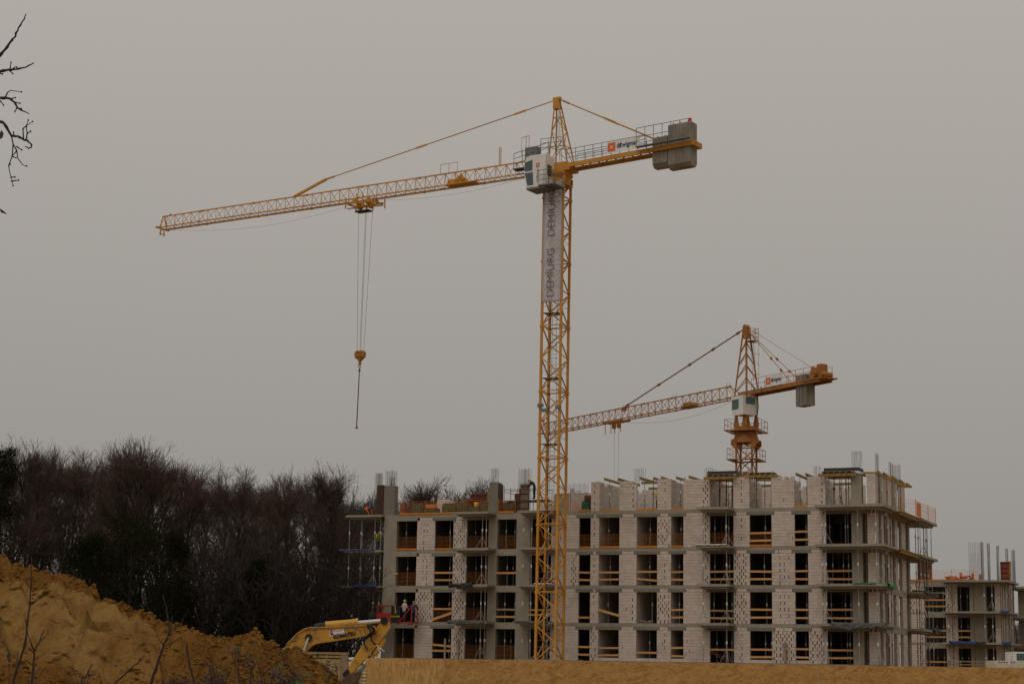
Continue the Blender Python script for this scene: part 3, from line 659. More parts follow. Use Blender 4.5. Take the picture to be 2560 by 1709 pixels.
# formwork beams over the open top storey (run inwards), with props beneath
def hbeam(L, m_='beam'):
    return MB().box((-.04,0,0),(.04,L,.04)).box((-.015,0,.04),(.015,L,.16)).box((-.04,0,.16),(.04,L,.20)).mesh('formwork_beam', M[m_])
bm_ = {L: hbeam(L) for L in (2.6, 3.9, 5.2)}
def beam(u, v, z, L, label, along_u=False):
    o = link('formwork_beam', bm_[L], None, fp(u, v, z), TH - (math.pi/2 if along_u else 0) + rnd.uniform(-.02,.02))
    tag(o, label, 'beam', 'yellow formwork beams')
bz = R4+2.48
cnt = {}
for n, us in (('B',(8.2,9.3)),('C',(11.2,12.3)),('D',(13.0,14.2)),('piers',(15.3,)),('E',(17.3,18.2,18.8)),('F',(20.6,21.6)),('G',(23.9,24.6)),('H',(26.5,27.2,27.9))):
    for i, u in enumerate(us):
        L = (3.9, 5.2)[i % 2]
        where = NAME[n] if n in NAME else 'block pier left of middle balcony'
        beam(u, .12+.2*(i % 2), bz - .02*i, L, f"{['left','middle' if len(us) > 2 else 'right','right'][i] if len(us) > 1 else 'single'} yellow formwork beam running inwards over the {where}")
for u0, u1, where in ((10.9,12.8,NAME['C']),(17.0,19.0,NAME['E']),(20.3,22.0,NAME['F']),(26.1,28.3,NAME['H'])):
    for k, v in enumerate((1.6, 3.2)):
        tag(MB().bar((0,0,0),(u1-u0,0,0),.08,.2).build('formwork_beam', M['beam'], None, loc=fp(u0,v,bz-.14-.3*k), rz=TH), f"{('front','rear')[k]} cross beam under formwork inside the {where}, top storey", 'beam', 'yellow formwork beams')
TP = {'B':[(.2,1.4),(.8,2.4),(.9,.8)],'C':[(.2,.9),(.35,2.2),(.7,1.6)],'D':[(.45,1.0),(.8,.9)],'E':[(.1,.5),(.22,1.2),(.34,.6),(.46,2.2),(.55,1.0),(.64,.5),(.73,1.7),(.82,.8),(.92,.4)],'F':[(.1,1.0),(.25,.5),(.45,1.6),(.6,.7),(.72,2.4),(.82,1.2),(.95,.5)],'G':[(.25,.8),(.6,1.5),(.85,.7)],'H':[(.05,.5),(.15,1.4),(.27,.8),(.4,2.0),(.5,.6),(.62,1.6),(.72,.9),(.85,.5),(.94,1.2)]}
for n, lst in TP.items():
    a, b = BAY[n]
    props([(a+(b-a)*t, v, 'rust' if i % 3 else 'steel', 1 if i % 4 == 0 else 0) for i, (t, v) in enumerate(lst)], f"inside the {NAME[n]}, open top storey", f"top storey props in {NAME[n]}", R4, 2.6)
# balcony formwork tables on top
def table(label, u0, u1, v0, v1, z):
    o = thing('formwork_table', label, 'formwork', fp(u0, v0, z), TH); W, Dp = u1-u0, v1-v0
    MB().box((0,0,.2),(W,Dp,.235)).build('plywood', M['oldplank'], o)
    for k in range(int(W/.45)+1): link('joist', hb, o, (.1+k*.45,-.35,.06), 0, (1,(Dp+.5)/2.6,.7))
    for v in (.1, Dp-.1): MB().box((-.3,v-.04,-.16),(W+.3,v+.04,.06)).build('bearer', M['beam'], o)
    return o
hb = bm_[2.6]
table('timber formwork deck on props above the middle balcony bay', 17.0, 19.0, -.55, .9, R4+2.42)
table('timber formwork deck over the wide bay right of middle balcony', 20.2, 22.2, -.1, .9, R4+2.52)
table('timber formwork deck above the corner balcony bay', 26.1, 28.4, -.55, 1.0, R4+2.42)
for lab, u0, u1, v0, v1, z in (('dark formwork edge board on the deck over middle balcony', 16.95, 19.3, -.3, -.2, R4+2.66), ('dark formwork edge board on the corner balcony deck', 26.2, 28.9, -.35, -.25, R4+2.66)):
    tag(MB().box((0,0,0),(u1-u0,.06,.25)).box((u1-u0-.05,.061,0),(u1-u0,1.6,.25)).build('edge_board', M['ply'], None, loc=fp(u0,v0,z), rz=TH), lab, 'board')
k = 0
for v, u in ((.8,30.0),(2.0,30.2),(3.4,30.1),(4.8,30.3),(6.2,30.2),(7.6,30.3),(9.0,30.2),(10.4,30.3),(11.8,30.2)):
    tag(MB().box((-1.0,-.06,0),(.3,.06,.16)).box((-1.1,-.5,-.1),(-.9,.9,.0)).box((.05,-.5,.16),(.15,.5,.22)).build('formwork_beam', M['beam'], None, loc=fp(u,v,R4+2.5), rz=TH+rnd.uniform(-.15,.15)), f"{ORD[k]} yellow formwork timber from the corner along the side wall top", 'beam', 'yellow formwork beams'); k += 1
tag(MB().box((-.04,0,0),(.04,10.5,.16)).build('formwork_beam', M['beam'], None, loc=fp(29.9,.9,R4+2.42), rz=TH), 'long yellow formwork bearer along the side wall top', 'beam')
props([(30.2,v,('rust','steel')[i % 2],i % 2) for i, v in enumerate((.6,1.5,3.4,6.5,8.6))], 'along the side wall, open top storey', 'top storey side props', R4+.02, 2.35)
# plywood deck under side balcony formwork
for s in (3, 4):
    tag(MB().box((-.6,0,-.08),(.5,7.2,0)).box((-.5,.1,-.28),(-.4,7.1,-.08)).box((.3,.1,-.28),(.4,7.1,-.08)).build('formwork_deck', M['beam'], None, loc=fp(30.7,4.0,FL[s]-.02), rz=TH), f"yellow timber formwork deck on side wall between balconies, {'roof level' if s == 4 else 'fourth floor level'}", 'formwork')
# rebar on the right half
rebar(10.1,10.9,2.0,2.4,R4+2.3,R4+3.6,6,'rebar','starter bars above the pier right of the smaller crane ropes')
rebar(16.1,16.9,1.8,2.2,R4+2.3,R4+3.45,6,'rebar','starter bars behind the pier left of middle balcony')
rebar(24.7,25.2,2.5,2.9,R4+2.3,R4+3.4,5,'rebar','starter bars above the narrow bay near corner')
rebar(28.25,28.95,.1,.5,R4+2.45,R4+4.2,8,'rebar','tall rebar on the corner column')
rebar(29.8,29.95,1.3,1.8,R4+2.45,R4+4.1,4,'rebar','rebar bundle just right of the corner column')
rebar(29.8,29.95,6.3,6.8,R4+2.45,R4+4.0,4,'rebar','thin rebar bundle halfway along the side wall')
rebar(29.3,29.95,9.8,10.0,R4+2.3,R4+4.2,7,'rebar','last rebar row at far end of the side wall')
# tarps ------------------------------------------------------------
def tarp(label, u0, u1, v0, v1, z, m_, drop=.2, amp=.05, name='tarp', side=0, seed=0):
    m = MB(); nu = max(6, int((u1-u0)/.09)); nv = 14
    for j in range(nv):
        for i in range(nu):
            u = u0 + (u1-u0)*i/(nu-1); t = j/(nv-1)
            k = noise.noise(V((u*1.4, t*2, seed)))*amp*2 + noise.noise(V((u*5, t*5, seed)))*amp
            if t < .5: v, zz = v1 + (v0-v1)*t*2, z + .035 + abs(k)
            else:
                f = (t-.5)*2; dd = drop*(1 + .6*noise.noise(V((u*.9, 3, seed)))); v, zz = v0 - .03 - abs(k)*.8, z + .03 + abs(k) - f*dd
            m.v.append((u, v, zz))
    for j in range(nv-1):
        for i in range(nu-1): a = j*nu+i; m.face(a, a+1, a+1+nu, a+nu)
    c = fp((u0+u1)/2, (v0+v1)/2, z); cu, cv = (u0+u1)/2, (v0+v1)/2
    m.v = [(x-cu, y-cv, q-z) for x, y, q in m.v]
    o = m.build(name, M[m_], None, True, loc=c, rz=TH)
    md = o.modifiers.new('thick', 'SOLIDIFY'); md.thickness = .015
    return tag(o, label, 'tarp')
tarp('blue tarp along the whole left end balcony, third floor edge', -15.3, -12.0, -.55, .3, FL[3]+.02, 'tarpblue', .1, .05, seed=1)
tarp('blue tarp on the left end balcony, second floor edge', -13.9, -11.7, -.55, .3, FL[2]+.02, 'tarpblue', .18, .05, seed=2)
tarp('black membrane bunched on the left balcony, second floor edge', -4.5, -2.4, -1.65, -.6, FL[2]+.02, 'tarpblack', .32, .09, seed=3)
tarp('grey membrane over the left balcony, first floor edge', -4.6, -1.3, -1.65, -.4, FL[1]+.02, 'tarpgrey', .26, .08, seed=4)
tarp('grey membrane over the balcony behind crane mast, first floor edge', 1.2, 4.2, -1.65, -.4, FL[1]+.02, 'tarpgrey', .16, .07, seed=5)
tarp('white sheet lying on the balcony behind crane mast', 3.0, 4.3, -1.65, -.6, FL[2]+.02, 'signwhite', .05, .08, seed=6)
tarp('white sheet on the middle balcony, third floor edge', 16.3, 18.9, -1.65, -.6, FL[3]+.02, 'signwhite', .04, .04, seed=7)
tarp('flat green tarp strip on the corner balcony, second floor', 28.6, 30.3, -1.65, -.9, FL[2]+.02, 'tarpgreen', .03, .03, seed=8)
o = tarp('bright green tarp hanging over the corner balcony side edge', 0, 2.4, -.4, .4, FL[2]+.02, 'tarpgreen', .2, .05, seed=9); o.location = fp(30.75, .3, FL[2]+.02); o.rotation_euler.z = TH+math.pi/2
tarp('long grey membrane draped on the corner balcony, first floor edge', 26.9, 31.1, -1.68, -.4, FL[1]+.02, 'tarpgrey', .42, .10, seed=10)
o = tarp('black membrane on the far side balcony, second floor', 0, 5.4, -.55, .5, FL[2]+.02, 'tarpblack', .2, .06, seed=11); o.location = fp(30.85, 14.2, FL[2]+.02); o.rotation_euler.z = TH+math.pi/2
o = tarp('black membrane hanging off the far side balcony, first floor', 0, 3.0, -.55, .5, FL[1]+.02, 'tarpblack', .4, .1, seed=12); o.location = fp(30.9, 16.6, FL[1]+.02); o.rotation_euler.z = TH+math.pi/2
tag(MB().box((0,0,0),(.9,1.4,.14)).build('loose_panel', M['concrete'], None, loc=fp(30.9,17.0,FL[2]+.1), rz=TH), 'pale slab offcut on the far side balcony', 'panel')

# ------------------------------------------------------------------ second apartment building (further back, right)
O2 = V((0, 195.0, 0)); Z2 = [0.35+1.9-.0, 3.28+1.9, 6.17+1.9, 9.08+1.9]
B2 = thing('apartment_building', 'lower unfinished apartment block farther back at the right edge', 'building', tuple(O2), TH)
def f2(u, v, z): return O2 + E1*u + NN*v + UZ*z
P2 = [(42.1,43.5,'b'),(45.5,46.6,'b'),(47.75,49.3,'c'),(50.1,50.6,'b')]
BLK2 = []
_keep = BLK; BLK = BLK2
for k in range(4):
    MB().box((40.5,-.004,Z2[k]-.25),(50.6,12,Z2[k])).build('floor_slab', M['concrete'], B2)
    if k: 
        MB().box((45.4,-1.5,Z2[k]-.16),(51.6,-.02,Z2[k]+.02)).box((50.62,-.019,Z2[k]-.16),(51.6,5.5,Z2[k]+.02)).build('balcony_slab', M['concrete'], B2)
    if k < 3:
        z0, z1 = Z2[k], Z2[k+1]-.25
        for a, b, t in P2:
            if t == 'b': block_wall(a, b, z0+.005, z1-.005, (1,3,2)[k] if a < 50 else 0, k); MB().box((a+.02,.17,z0),(b-.02,.25,z1)).build('wall_core', M['mortar'], B2)
            else: MB().box((a,-.006,z0),(b,.3,z1)).build('column', M['concrete'], B2)
        for a, b in ((43.5,45.5),(46.6,47.75),(49.3,50.1)): MB().box((a-.05,.003,z1-.28),(b+.05,.24,z1)).build('lintel', M['concrete'], B2)
        MB().box((41,5.2,z0),(47.6,5.4,z1)).build('inner_wall', M['concrete_dark'], B2)
        MB().box((45.9,.3,z0),(46.1,5.1,z1)).build('inner_wall', M['concrete_dark'], B2); MB().box((47.7,3.0,z0),(50.2,3.2,z1)).build('inner_wall', M['concrete_dark'], B2)
        for v0, v1 in ((.3,1.0),(1.8,2.6),(3.4,4.3),(5.1,6.2),(7.2,9.0)):
            block_wall(v0, v1, z0+.005, z1-.005, 0, k, axis='v', fixed=50.5)
        MB().box((50.3,.3,z1-.3),(50.604,9,z1)).build('lintel', M['concrete'], B2)
m = MB()
for b in BLK2: m.cbox(b[:3], b[3:])
tag(m.build('blockwork', M['block'], B2), kind='stuff'); BLK = _keep
MB().box((40.55,.05,.6),(50.55,12,Z2[0]-.25)).build('plinth', M['concrete_dark'], B2)
# its far wing with balconies
for k in range(1, 4):
    MB().box((50.3,8.0,Z2[k]-.32),(60,16,Z2[k]-.12)).box((50.7,8.3,Z2[k]-.5),(59.6,15.7,Z2[k]-.322)).build('wing_slab', M['concrete'], B2)
MB().box((50.9,9.5,.6),(51.5,10.3,Z2[3]-.52)).build('wing_column', M['concrete'], B2)
MB().box((53.0,12.0,.6),(59,12.3,Z2[2]-.52)).build('wing_wall', M['concrete_dark'], B2)
for k in range(3):
    wh = f"of the farther block, {STOR[k]}"
    L = []
    def pr2(lst, where, g):
        lst = sorted(lst, key=lambda q: f2(q[0], q[1], 0).x/f2(q[0], q[1], 0).y)
        for i, (u, v, kd, tr) in enumerate(lst):
            o = link('steel_prop', PM[kd, tr], None, f2(u, v, Z2[k]+.02), rnd.uniform(0,6), (1,1,(2.66)/2.6))
            pos = 'leftmost ' if i == 0 else 'rightmost ' if i == len(lst)-1 else ORD[i]+' '
            tag(o, f"{pos}{CW[kd]} prop {where}", 'prop', g)
    pr2([(45.9,-1.0,'steel',0),(46.3,-1.1,'rust',0),(48.3,-1.0,'rust',0),(49.3,-1.1,'steel',0),(50.0,-1.0,'steel',1),(50.8,-1.1,'rust',0),(51.2,.2,'steel',0),(51.2,1.4,'rust',0),(51.2,2.8,'steel',0),(51.2,4.2,'rust',0)], 'under the corner balcony '+wh, 'props under farther block balcony')
    pr2([(43.8,.8,'rust',0),(44.4,1.4,'steel',0),(45.1,1.0,'steel',0),(46.8,.7,'steel',0),(47.1,1.5,'rust',0),(47.4,.9,'steel',0)], 'inside the window bays '+wh, 'props inside farther block')
    pr2([(50.6,8.4,'rust',0),(51.9,8.5,'steel',0),(52.2,9.2,'rust',1),(52.7,8.4,'steel',0),(53.2,8.8,'rust',0)], 'under the wing balcony '+wh, 'props under farther block wing')
    for h_, t in ((1.05,'upper'),(.45,'lower')):
        for a, b, nm in ((43.45,45.55,'wide left bay'),(46.55,47.8,'narrow bay')):
            if nm == 'narrow bay' and k != 1: continue
            tag(MB().box((0,-.03,0),(b-a,.005,.15)).build('guard_plank', M['plank'], None, loc=f2(a,-.02,Z2[k]+h_), rz=TH), f"{t} guard plank across the {nm} of farther block, {STOR[k]}", 'plank', 'guard planks across openings')
tag(MB().box((0,-.02,0),(5.2,.02,.16)).build('toe_board', M['orange'], None, loc=f2(40.5,-.03,Z2[3]+.004), rz=TH), 'orange toe board on the roof edge of the farther block', 'toe board')
tag(MB().box((0,-.02,0),(4,.02,.2)).build('toe_board', M['orange'], None, loc=f2(51.0,7.9,Z2[1]-.1), rz=TH), 'orange toe board on wing balcony of the farther block', 'toe board')
def reb2(u, v, w_, d_, z0, z1, n, label, ties):
    m = MB()
    for i in range(n):
        for v_ in ((-d_/2, d_/2) if d_ else (0,)):
            x = -w_/2 + w_*i/max(1,n-1); m.tube([(x,v_,0),(x+rnd.uniform(-.03,.03),v_,z1-z0+rnd.uniform(-.05,.05))], .012, 4)
    k = 0
    while k*.17 < ties:
        for v_ in ((-d_/2, d_/2) if d_ else (0,)): m.bar((-w_/2,v_,.05+k*.17),(w_/2,v_,.05+k*.17),.014)
        k += 1
    tag(m.build('rebar_cage', M['rebar'], None, loc=f2(u,v,z0), rz=TH), label, 'rebar')
zr = Z2[3]
reb2(48.3,.3,1.1,0,zr,zr+3.7,11,'wide gridded rebar mat on the farther block roof',2.7)
reb2(49.0,.3,.22,.2,zr,zr+3.7,6,'dark dense rebar column right of the rebar mat on farther block',2.9)
reb2(49.5,.9,.22,.2,zr,zr+3.6,5,'thin rebar column between dense rebar and brown shutter',2.0)
reb2(50.3,1.2,.22,.2,zr,zr+3.4,5,'thin rebar column left of the brown shutter on farther block',2.2)
reb2(51.0,2.2,.25,.2,zr,zr+3.2,5,'rebar standing behind the brown shutter on farther block',1.0)
reb2(51.5,3.0,.3,.25,zr-.6,zr+3.1,6,'rightmost tapered rebar column on the farther block',2.6)
o = thing('column_formwork', 'brown column shutter between rebar columns on the farther block roof', 'formwork', f2(50.95,1.6,zr), TH)
MB().box((-.5,0,0),(.35,.4,1.9)).build('panel', M['redform'], o); MB().box((.36,-.05,0),(.45,.45,1.95)).build('edge_timber', M['beam'], o)
for z in (.3,.8,1.3,1.75): MB().box((-.45,-.06,z),(.3,-.002,z+.08)).build('waler', M['brownply'], o)
o = thing('column_formwork', 'dark brown shutter behind far side balcony on farther block roof', 'formwork', f2(43.3,2.0,zr), TH)
MB().box((-.8,0,0),(.5,.6,1.9)).build('panel', M['brownply'], o)
for z in (.4,1.0,1.6): MB().box((-.75,-.06,z),(.45,-.002,z+.08)).build('waler', M['redform'], o)
pz = thing('brick_pile', 'loose pile of orange hollow bricks on the farther block roof', 'bricks', f2(46.7,1.2,zr+.004), TH)
for i in range(60):
    x = rnd.uniform(-1.3,1.4); h_ = (.25+.25*abs(math.sin(x*2.3)))*1.0; MB().obox((x,rnd.uniform(-.3,.3),rnd.uniform(.06,h_+.1)), V((.14,.02*rnd.random(),0)), V((0,.09,0)), V((.02*rnd.random(),0,.06))).build('brick', M['orangenet'] if i % 3 else M['redform'], pz)
for x, h_ in ((.1,.85),(1.2,.8),(1.9,.7)): MB().box((x-.12,-.1,0),(x+.12,.1,h_)).build('brick', M['orangenet'], pz)
m = MB(); L = 2.6
b = thing('safety_net', 'pale orange net fence on the roof of the farther block', 'netting', f2(44.0,.1,zr), TH, 'orange safety nets')
for i in range(22): m.bar((i*.2,0,0),(i*.2,0,1.05),.01)
for k in range(7): m.bar((0,0,k*.175),(4.3,0,k*.175),.01)
m.build('mesh', M['orangenet'], b)
for i in range(3): MB().bar((i*2.1,0,0),(i*2.1,0,1.15),.04).build('post', M['orangenet'], b)
def tarp2(label, u0, u1, v, z, m_, sd):
    o = tarp(label, u0, u1, v-.1, v+.8, z, m_, .16, .06, seed=sd); o.location = f2((u0+u1)/2, v+.35, z)
tarp2('blue tarp draped along the farther block balcony, first floor', 46.0, 48.5, -1.5, Z2[1]+.02, 'tarpblue', 21)
tarp2('dark tarp beside the blue tarp on the farther block balcony', 48.5, 49.4, -1.5, Z2[1]+.02, 'tarpblack', 22)
tarp2('small light blue tarp at the farther block balcony corner', 50.9, 51.7, -1.5, Z2[1]+.02, 'tarpblue', 23)
tarp2('small blue tarp at farther block balcony corner, second floor', 50.8, 51.6, -1.5, Z2[2]+.02, 'tarpblue', 24)
# ------------------------------------------------------------------ tower cranes
def mast(parent, s, z0, z1, sec, m_, lean=0.0, yaw=TH, leg=.16, brace=.075, pitch=1.2, platforms=True):
    a, b = V((math.cos(yaw), math.sin(yaw), 0)), V((-math.sin(yaw), math.cos(yaw), 0))
    def P(i, z): sx, sy = ((-1,-1),(1,-1),(1,1),(-1,1))[i % 4]; return a*(sx*s/2) + b*(sy*s/2) + V((lean*z, 0, z))
    z = z0; k = 0
    while z < z1 - .05:
        e = min(z+sec, z1); m = MB()
        for i in range(4):
            m.bar(P(i, z), P(i, e), leg, up=tuple(a))
            n = max(1, round((e-z)/pitch)); h = (e-z)/n
            for q in range(n):
                p0, p1 = (P(i, z+q*h), P(i+1, z+(q+1)*h)) if (q+i+k*n) % 2 == 0 else (P(i+1, z+q*h), P(i, z+(q+1)*h))
                m.bar(p0, p1, brace)
            m.bar(P(i, e-.03), P(i+1, e-.03), brace)
            m.bar(P(i, e-.2), P(i, e+.0), leg*1.45, up=tuple(a))
        o = m.build('mast_section', M[m_], parent)
        if platforms and e < z1:
            c = V((lean*(z+1), 0, z+1.0))
            MB().obox(c - a*s*.1, a*(s*.40), b*(s*.40), UZ*.02).build('platform', M['grey'], o)
            lm = MB(); base = a*(s*.22*(1 if k % 2 else -.3)) + b*(s*.1)
            for dx in (-.19, .19): lm.bar(base+a*dx+V((lean*z,0,z+1.0)), base+a*dx+V((lean*e,0,e+1.8)), .03)
            for q in range(int((e-z)/.3)): lm.bar(base-a*.19+V((lean*z,0,z+1.2+q*.3)), base+a*.19+V((lean*z,0,z+1.2+q*.3)), .022)
            for q in range(3):
                zz = z+2.6+q*.9; pts = [base + V((lean*zz,0,zz)) + a*(.34*math.cos(t)) - b*(.1+.5*math.sin(t)) for t in [math.pi*x/6 for x in range(7)]]
                lm.tube(pts, .014, 4)
            lm.build('ladder', M['grey'], o)
            rm = MB()
            for i in range(3):
                for hh in (.5, 1.0): rm.bar(P(i, z+1+hh)*1, P(i+1, z+1+hh), .02)
            rm.build('guard_rail', M['grey'], o)
        z = e; k += 1
def jib(parent, org, d, L, w_, h_, pitch, m_, secl, chord=.09, brace=.045, bottom=None, nm='jib_section', start=1.2):
    k = d.cross(UZ).normalized(); x = start; q = 0
    while x < L-.05:
        e = min(x+secl, L); m = MB(); n = max(1, round((e-x)/pitch)); st = (e-x)/n
        T = lambda t: org + d*t + UZ*h_
        B = lambda t, sg: org + d*t + k*(sg*w_/2)
        m.bar(T(x), T(e), chord*1.1); 
        for sg in (-1, 1): m.bar(B(x, sg), B(e, sg), chord)
        for i in range(n):
            t0, t1 = x+i*st, x+(i+1)*st; tm = (t0+t1)/2
            for sg in (-1, 1):
                m.bar(B(t0, sg), T(tm), brace); m.bar(T(tm), B(t1, sg), brace)
            m.bar(B(t0, -1), B(t0, 1), brace); m.bar(B(t0, -1), B(t1, 1), brace*.8)
        m.bar(T(x)-d*.02-UZ*.02, T(x)+d*.3-UZ*.02, chord*1.8)
        for sg in (-1, 1): m.bar(B(e, sg)-d*.12, B(e, sg)+d*.12, chord*1.6)
        m.build(nm, M[m_], parent); x = e; q += 1
    return k
def rail(parent, pts, h_=1.1, m_='grey', r=.022, n=None, nm='railing', rows=3):
    m = MB(); pts = [V(p) for p in pts]
    for p, q in zip(pts, pts[1:]):
        L = (q-p).length; c = n or max(1, round(L/.9))
        for i in range(c+1): a = p + (q-p)*(i/c); m.bar(a, a+UZ*h_, r*2)
        for k in range(1, rows+1): m.bar(p+UZ*(h_*k/rows), q+UZ*(h_*k/rows), r*1.8)
    return m.build(nm, M[m_], parent)
def tie(parent, p, q, r, m_, joints, nm='tie_bar', swell=.09, jl=.5):
    m = MB().tube([p, q], r, 6); d = (q-p).normalized()
    for t in joints:
        c = p + (q-p)*t; m.bar(c-d*jl, c+d*jl, swell*1.2, swell*1.8)
    return m.build(nm, M[m_], parent)
def signboard(parent, c, x, w_, h_, lab, nm='sign_board'):
    """white board with orange square emblem + word, facing x cross Z"""
    x = V(x).normalized(); nrm = x.cross(UZ)
    b = MB().obox(c, x*(w_/2), nrm*.012, UZ*(h_/2)).build(nm, M['signwhite'], parent)
    MB().obox(c - x*(w_*.375) + nrm*.02, x*(h_*.36), nrm*.006, UZ*(h_*.36)).build('emblem', M['orangeink'], b)
    MB().obox(c - x*(w_*.375) + nrm*.03, x*(h_*.09), nrm*.006, UZ*(h_*.09)).build('emblem_star', M['signwhite'], b)
    em = MB()
    for s1, s2 in ((1,1),(-1,1)):
        dv = (x*s1+UZ*s2).normalized(); em.bar(c - x*(w_*.375) + nrm*.03 - dv*h_*.3, c - x*(w_*.375) + nrm*.03 + dv*h_*.3, .03, .02)
    em.build('emblem_ray', M['signwhite'], b)
    text_mesh('lettering', 'dźwigmar', .5, M['blueink'], b, c + x*(w_*.115) + nrm*.022, x, UZ, fit=(w_*.66, h_*.62), bold=.012)
    return b
# ---- crane 1
BZ = GZ - .3
C1 = V((3.27, 143.0, BZ)); LEAN = .0045
c1 = thing('tower_crane', 'tall yellow tower crane with white cab and white banner on its mast', 'crane', C1)
zm = 40.3 - BZ
MB().cbox((0,0,.2),(5,5,.9)).build('foundation', M['concrete'], c1)
mast(c1, 1.62, .6, zm, 5.2, 'crane', LEAN, leg=.175, brace=.08, pitch=1.3)
up = V((LEAN*zm, 0, 0)); UO = up + V((0, 0, 41.35-BZ))
JA = math.radians(148.0); J = V((math.cos(JA), math.sin(JA), 0)); K = V((-math.sin(JA), math.cos(JA), 0))
K = V((-.53, -.848, 0)); Cc = -J
# slewing unit
m = MB(); n = 20
for r0, r1, za, zb in ((.98,1.05,-1.25,-.75),(1.05,1.25,-.75,-.45),(1.2,1.2,-.45,-.2)):
    m.tube([UO+UZ*za, UO+UZ*zb], [r0, r1], n)
a0, b0 = E1, NN
for i, (sx, sy) in enumerate(((-1,-1),(1,-1),(1,1),(-1,1))):
    p = UO + a0*(sx*.81) + b0*(sy*.81)
    m.prism([p-UZ*1.7, p-UZ*1.0+a0*(sx*.15), p-UZ*.6+a0*(sx*.15), p-UZ*.6-a0*(sx*.6), p-UZ*1.0-a0*(sx*.35)], b0*.12)
m.build('slewing_ring', M['crane'], c1)
m = MB().obox(UO+UZ*.0, J*1.5, K*.75, UZ*.2); m.obox(UO+UZ*.35+Cc*.5, J*.5, K*.6, UZ*.2)
m.build('slewing_platform', M['crane'], c1)
jl = 42.3
jib(c1, UO+UZ*.05, J, jl, 1.15, 1.15, 1.03, 'crane', 6.0, chord=.085, brace=.038, start=1.4)
m = MB()
for sg in (1,): m.bar(UO+J*1.4-K*.575+UZ*.12, UO+J*jl-K*.575+UZ*.12, .05, .09)  # dark strip: shade on the far bottom chord, put into colour
m.build('shaded_chord_strip', M['cranedark'], c1)
# jib nose
m = MB(); t = UO + J*jl
for sg in (-1, 1): m.bar(t+K*.45*sg+UZ*.05-J*.1, t+UZ*1.2-J*.1+K*.1*sg, .08); m.bar(t+K*.25*sg-UZ*.1, t+K*.25*sg-UZ*.62, .09)
m.bar(t-K*.9+UZ*.05, t+K*.9+UZ*.05, .12); m.bar(t+J*.5-K*.3+UZ*.02, t-J*.4-K*.3+UZ*.02, .08); m.bar(t-K*.4-UZ*.45, t+K*.4-UZ*.45, .06)
m.build('jib_nose', M['crane'], c1)
MB().tube([t-J*.9+UZ*1.22, t-J*.9+UZ*1.34], .09, 8).build('beacon', M['redlamp'], c1)
# tower head
AP = UO + UZ*5.85 + J*.15; m = MB()
base = [UO+J*.55-K*.62, UO+J*.55+K*.62, UO+Cc*1.25+K*.62, UO+Cc*1.25-K*.62]
tops = [AP+J*.12-K*.14, AP+J*.12+K*.14, AP+Cc*.18+K*.14, AP+Cc*.18-K*.14]
for p, q in zip(base, tops): m.bar(p+UZ*.2, q, .11)
for i in range(4):
    for q_, (t0, t1) in enumerate(((.05,.33),(.33,.56),(.56,.76))):
        L = lambda j, t: base[j % 4].lerp(tops[j % 4], t)
        m.bar(L(i, t0), L(i+1, t1), .045) if (q_+i) % 2 else m.bar(L(i+1, t0), L(i, t1), .045)
        if q_ != 1: m.bar(L(i, t1), L(i+1, t1), .045)
m.build('tower_head', M['crane'], c1)
MB().obox(AP-UZ*.25, J*.26, K*.22, UZ*.42).obox(AP+UZ*.2, J*.34, K*.14, UZ*.12).build('head_cap', M['crane'], c1)
m = MB()
for dx in (-.18,.18): m.bar(UO+K*dx+Cc*.3+UZ*.4, AP+K*dx*.6-UZ*.8+Cc*.05, .03)
for i in range(15): m.bar(UO+K*-.17+Cc*.3+UZ*(.6+i*.3), UO+K*.17+Cc*.3+UZ*(.6+i*.3), .02)
m.build('head_ladder', M['grey'], c1)
# ties
tj = UO + J*26.9 + UZ*1.2; tj2 = UO + J*23.4 + UZ*2.35
tie(c1, AP+J*.3+UZ*.1, tj2, .045, 'crane', (.14,.565,.985), swell=.075, jl=.55)
MB().bar(tj2+J*.0, tj+J*.05, .16, .2).build('tie_bar', M['crane'], c1)
# counter-jib (slightly raised towards its end)
CD = (Cc + UZ*.03).normalized(); CO = UO + UZ*.12; CL = 12.4
for sg in (-1, 1):
    MB().bar(CO+K*.68*sg, CO+K*.68*sg+CD*CL, .16, .34).build('counter_jib_girder', M['crane'], c1)
m = MB()
for i in range(8):
    a, b = i*1.5+.8, i*1.5+2.2; m.bar(CO+CD*a-K*.6, CO+CD*b+K*.6, .06); m.bar(CO+CD*a-K*.6, CO+CD*a+K*.6, .07)
m.bar(CO+CD*CL-K*.68, CO+CD*CL+K*.68, .2, .4)
m.build('counter_jib_bracing', M['crane'], c1)
m = MB(); m.obox(CO+CD*5.6+UZ*.24, CD*4.2, K*.5, UZ*.015); m.obox(CO+CD*10.0+K*1.05+UZ*.3, CD*2.3, K*.22, UZ*.03); m.build('walkway', M['grey'], c1)
rail(c1, [CO+CD*1.3+K*.8+UZ*.22, CO+CD*8.4+K*.8+UZ*.22], 1.05, n=9); rail(c1, [CO+CD*1.3-K*.8+UZ*.22, CO+CD*8.4-K*.8+UZ*.22], 1.05, n=9)
rail(c1, [CO+CD*7.8+K*1.3+UZ*.3, CO+CD*12.3+K*1.3+UZ*.3], 1.45, n=6, rows=2)
signboard(c1, CO+CD*6.45+K*.86+UZ*.75, CD, 2.85, .95, 'sign')
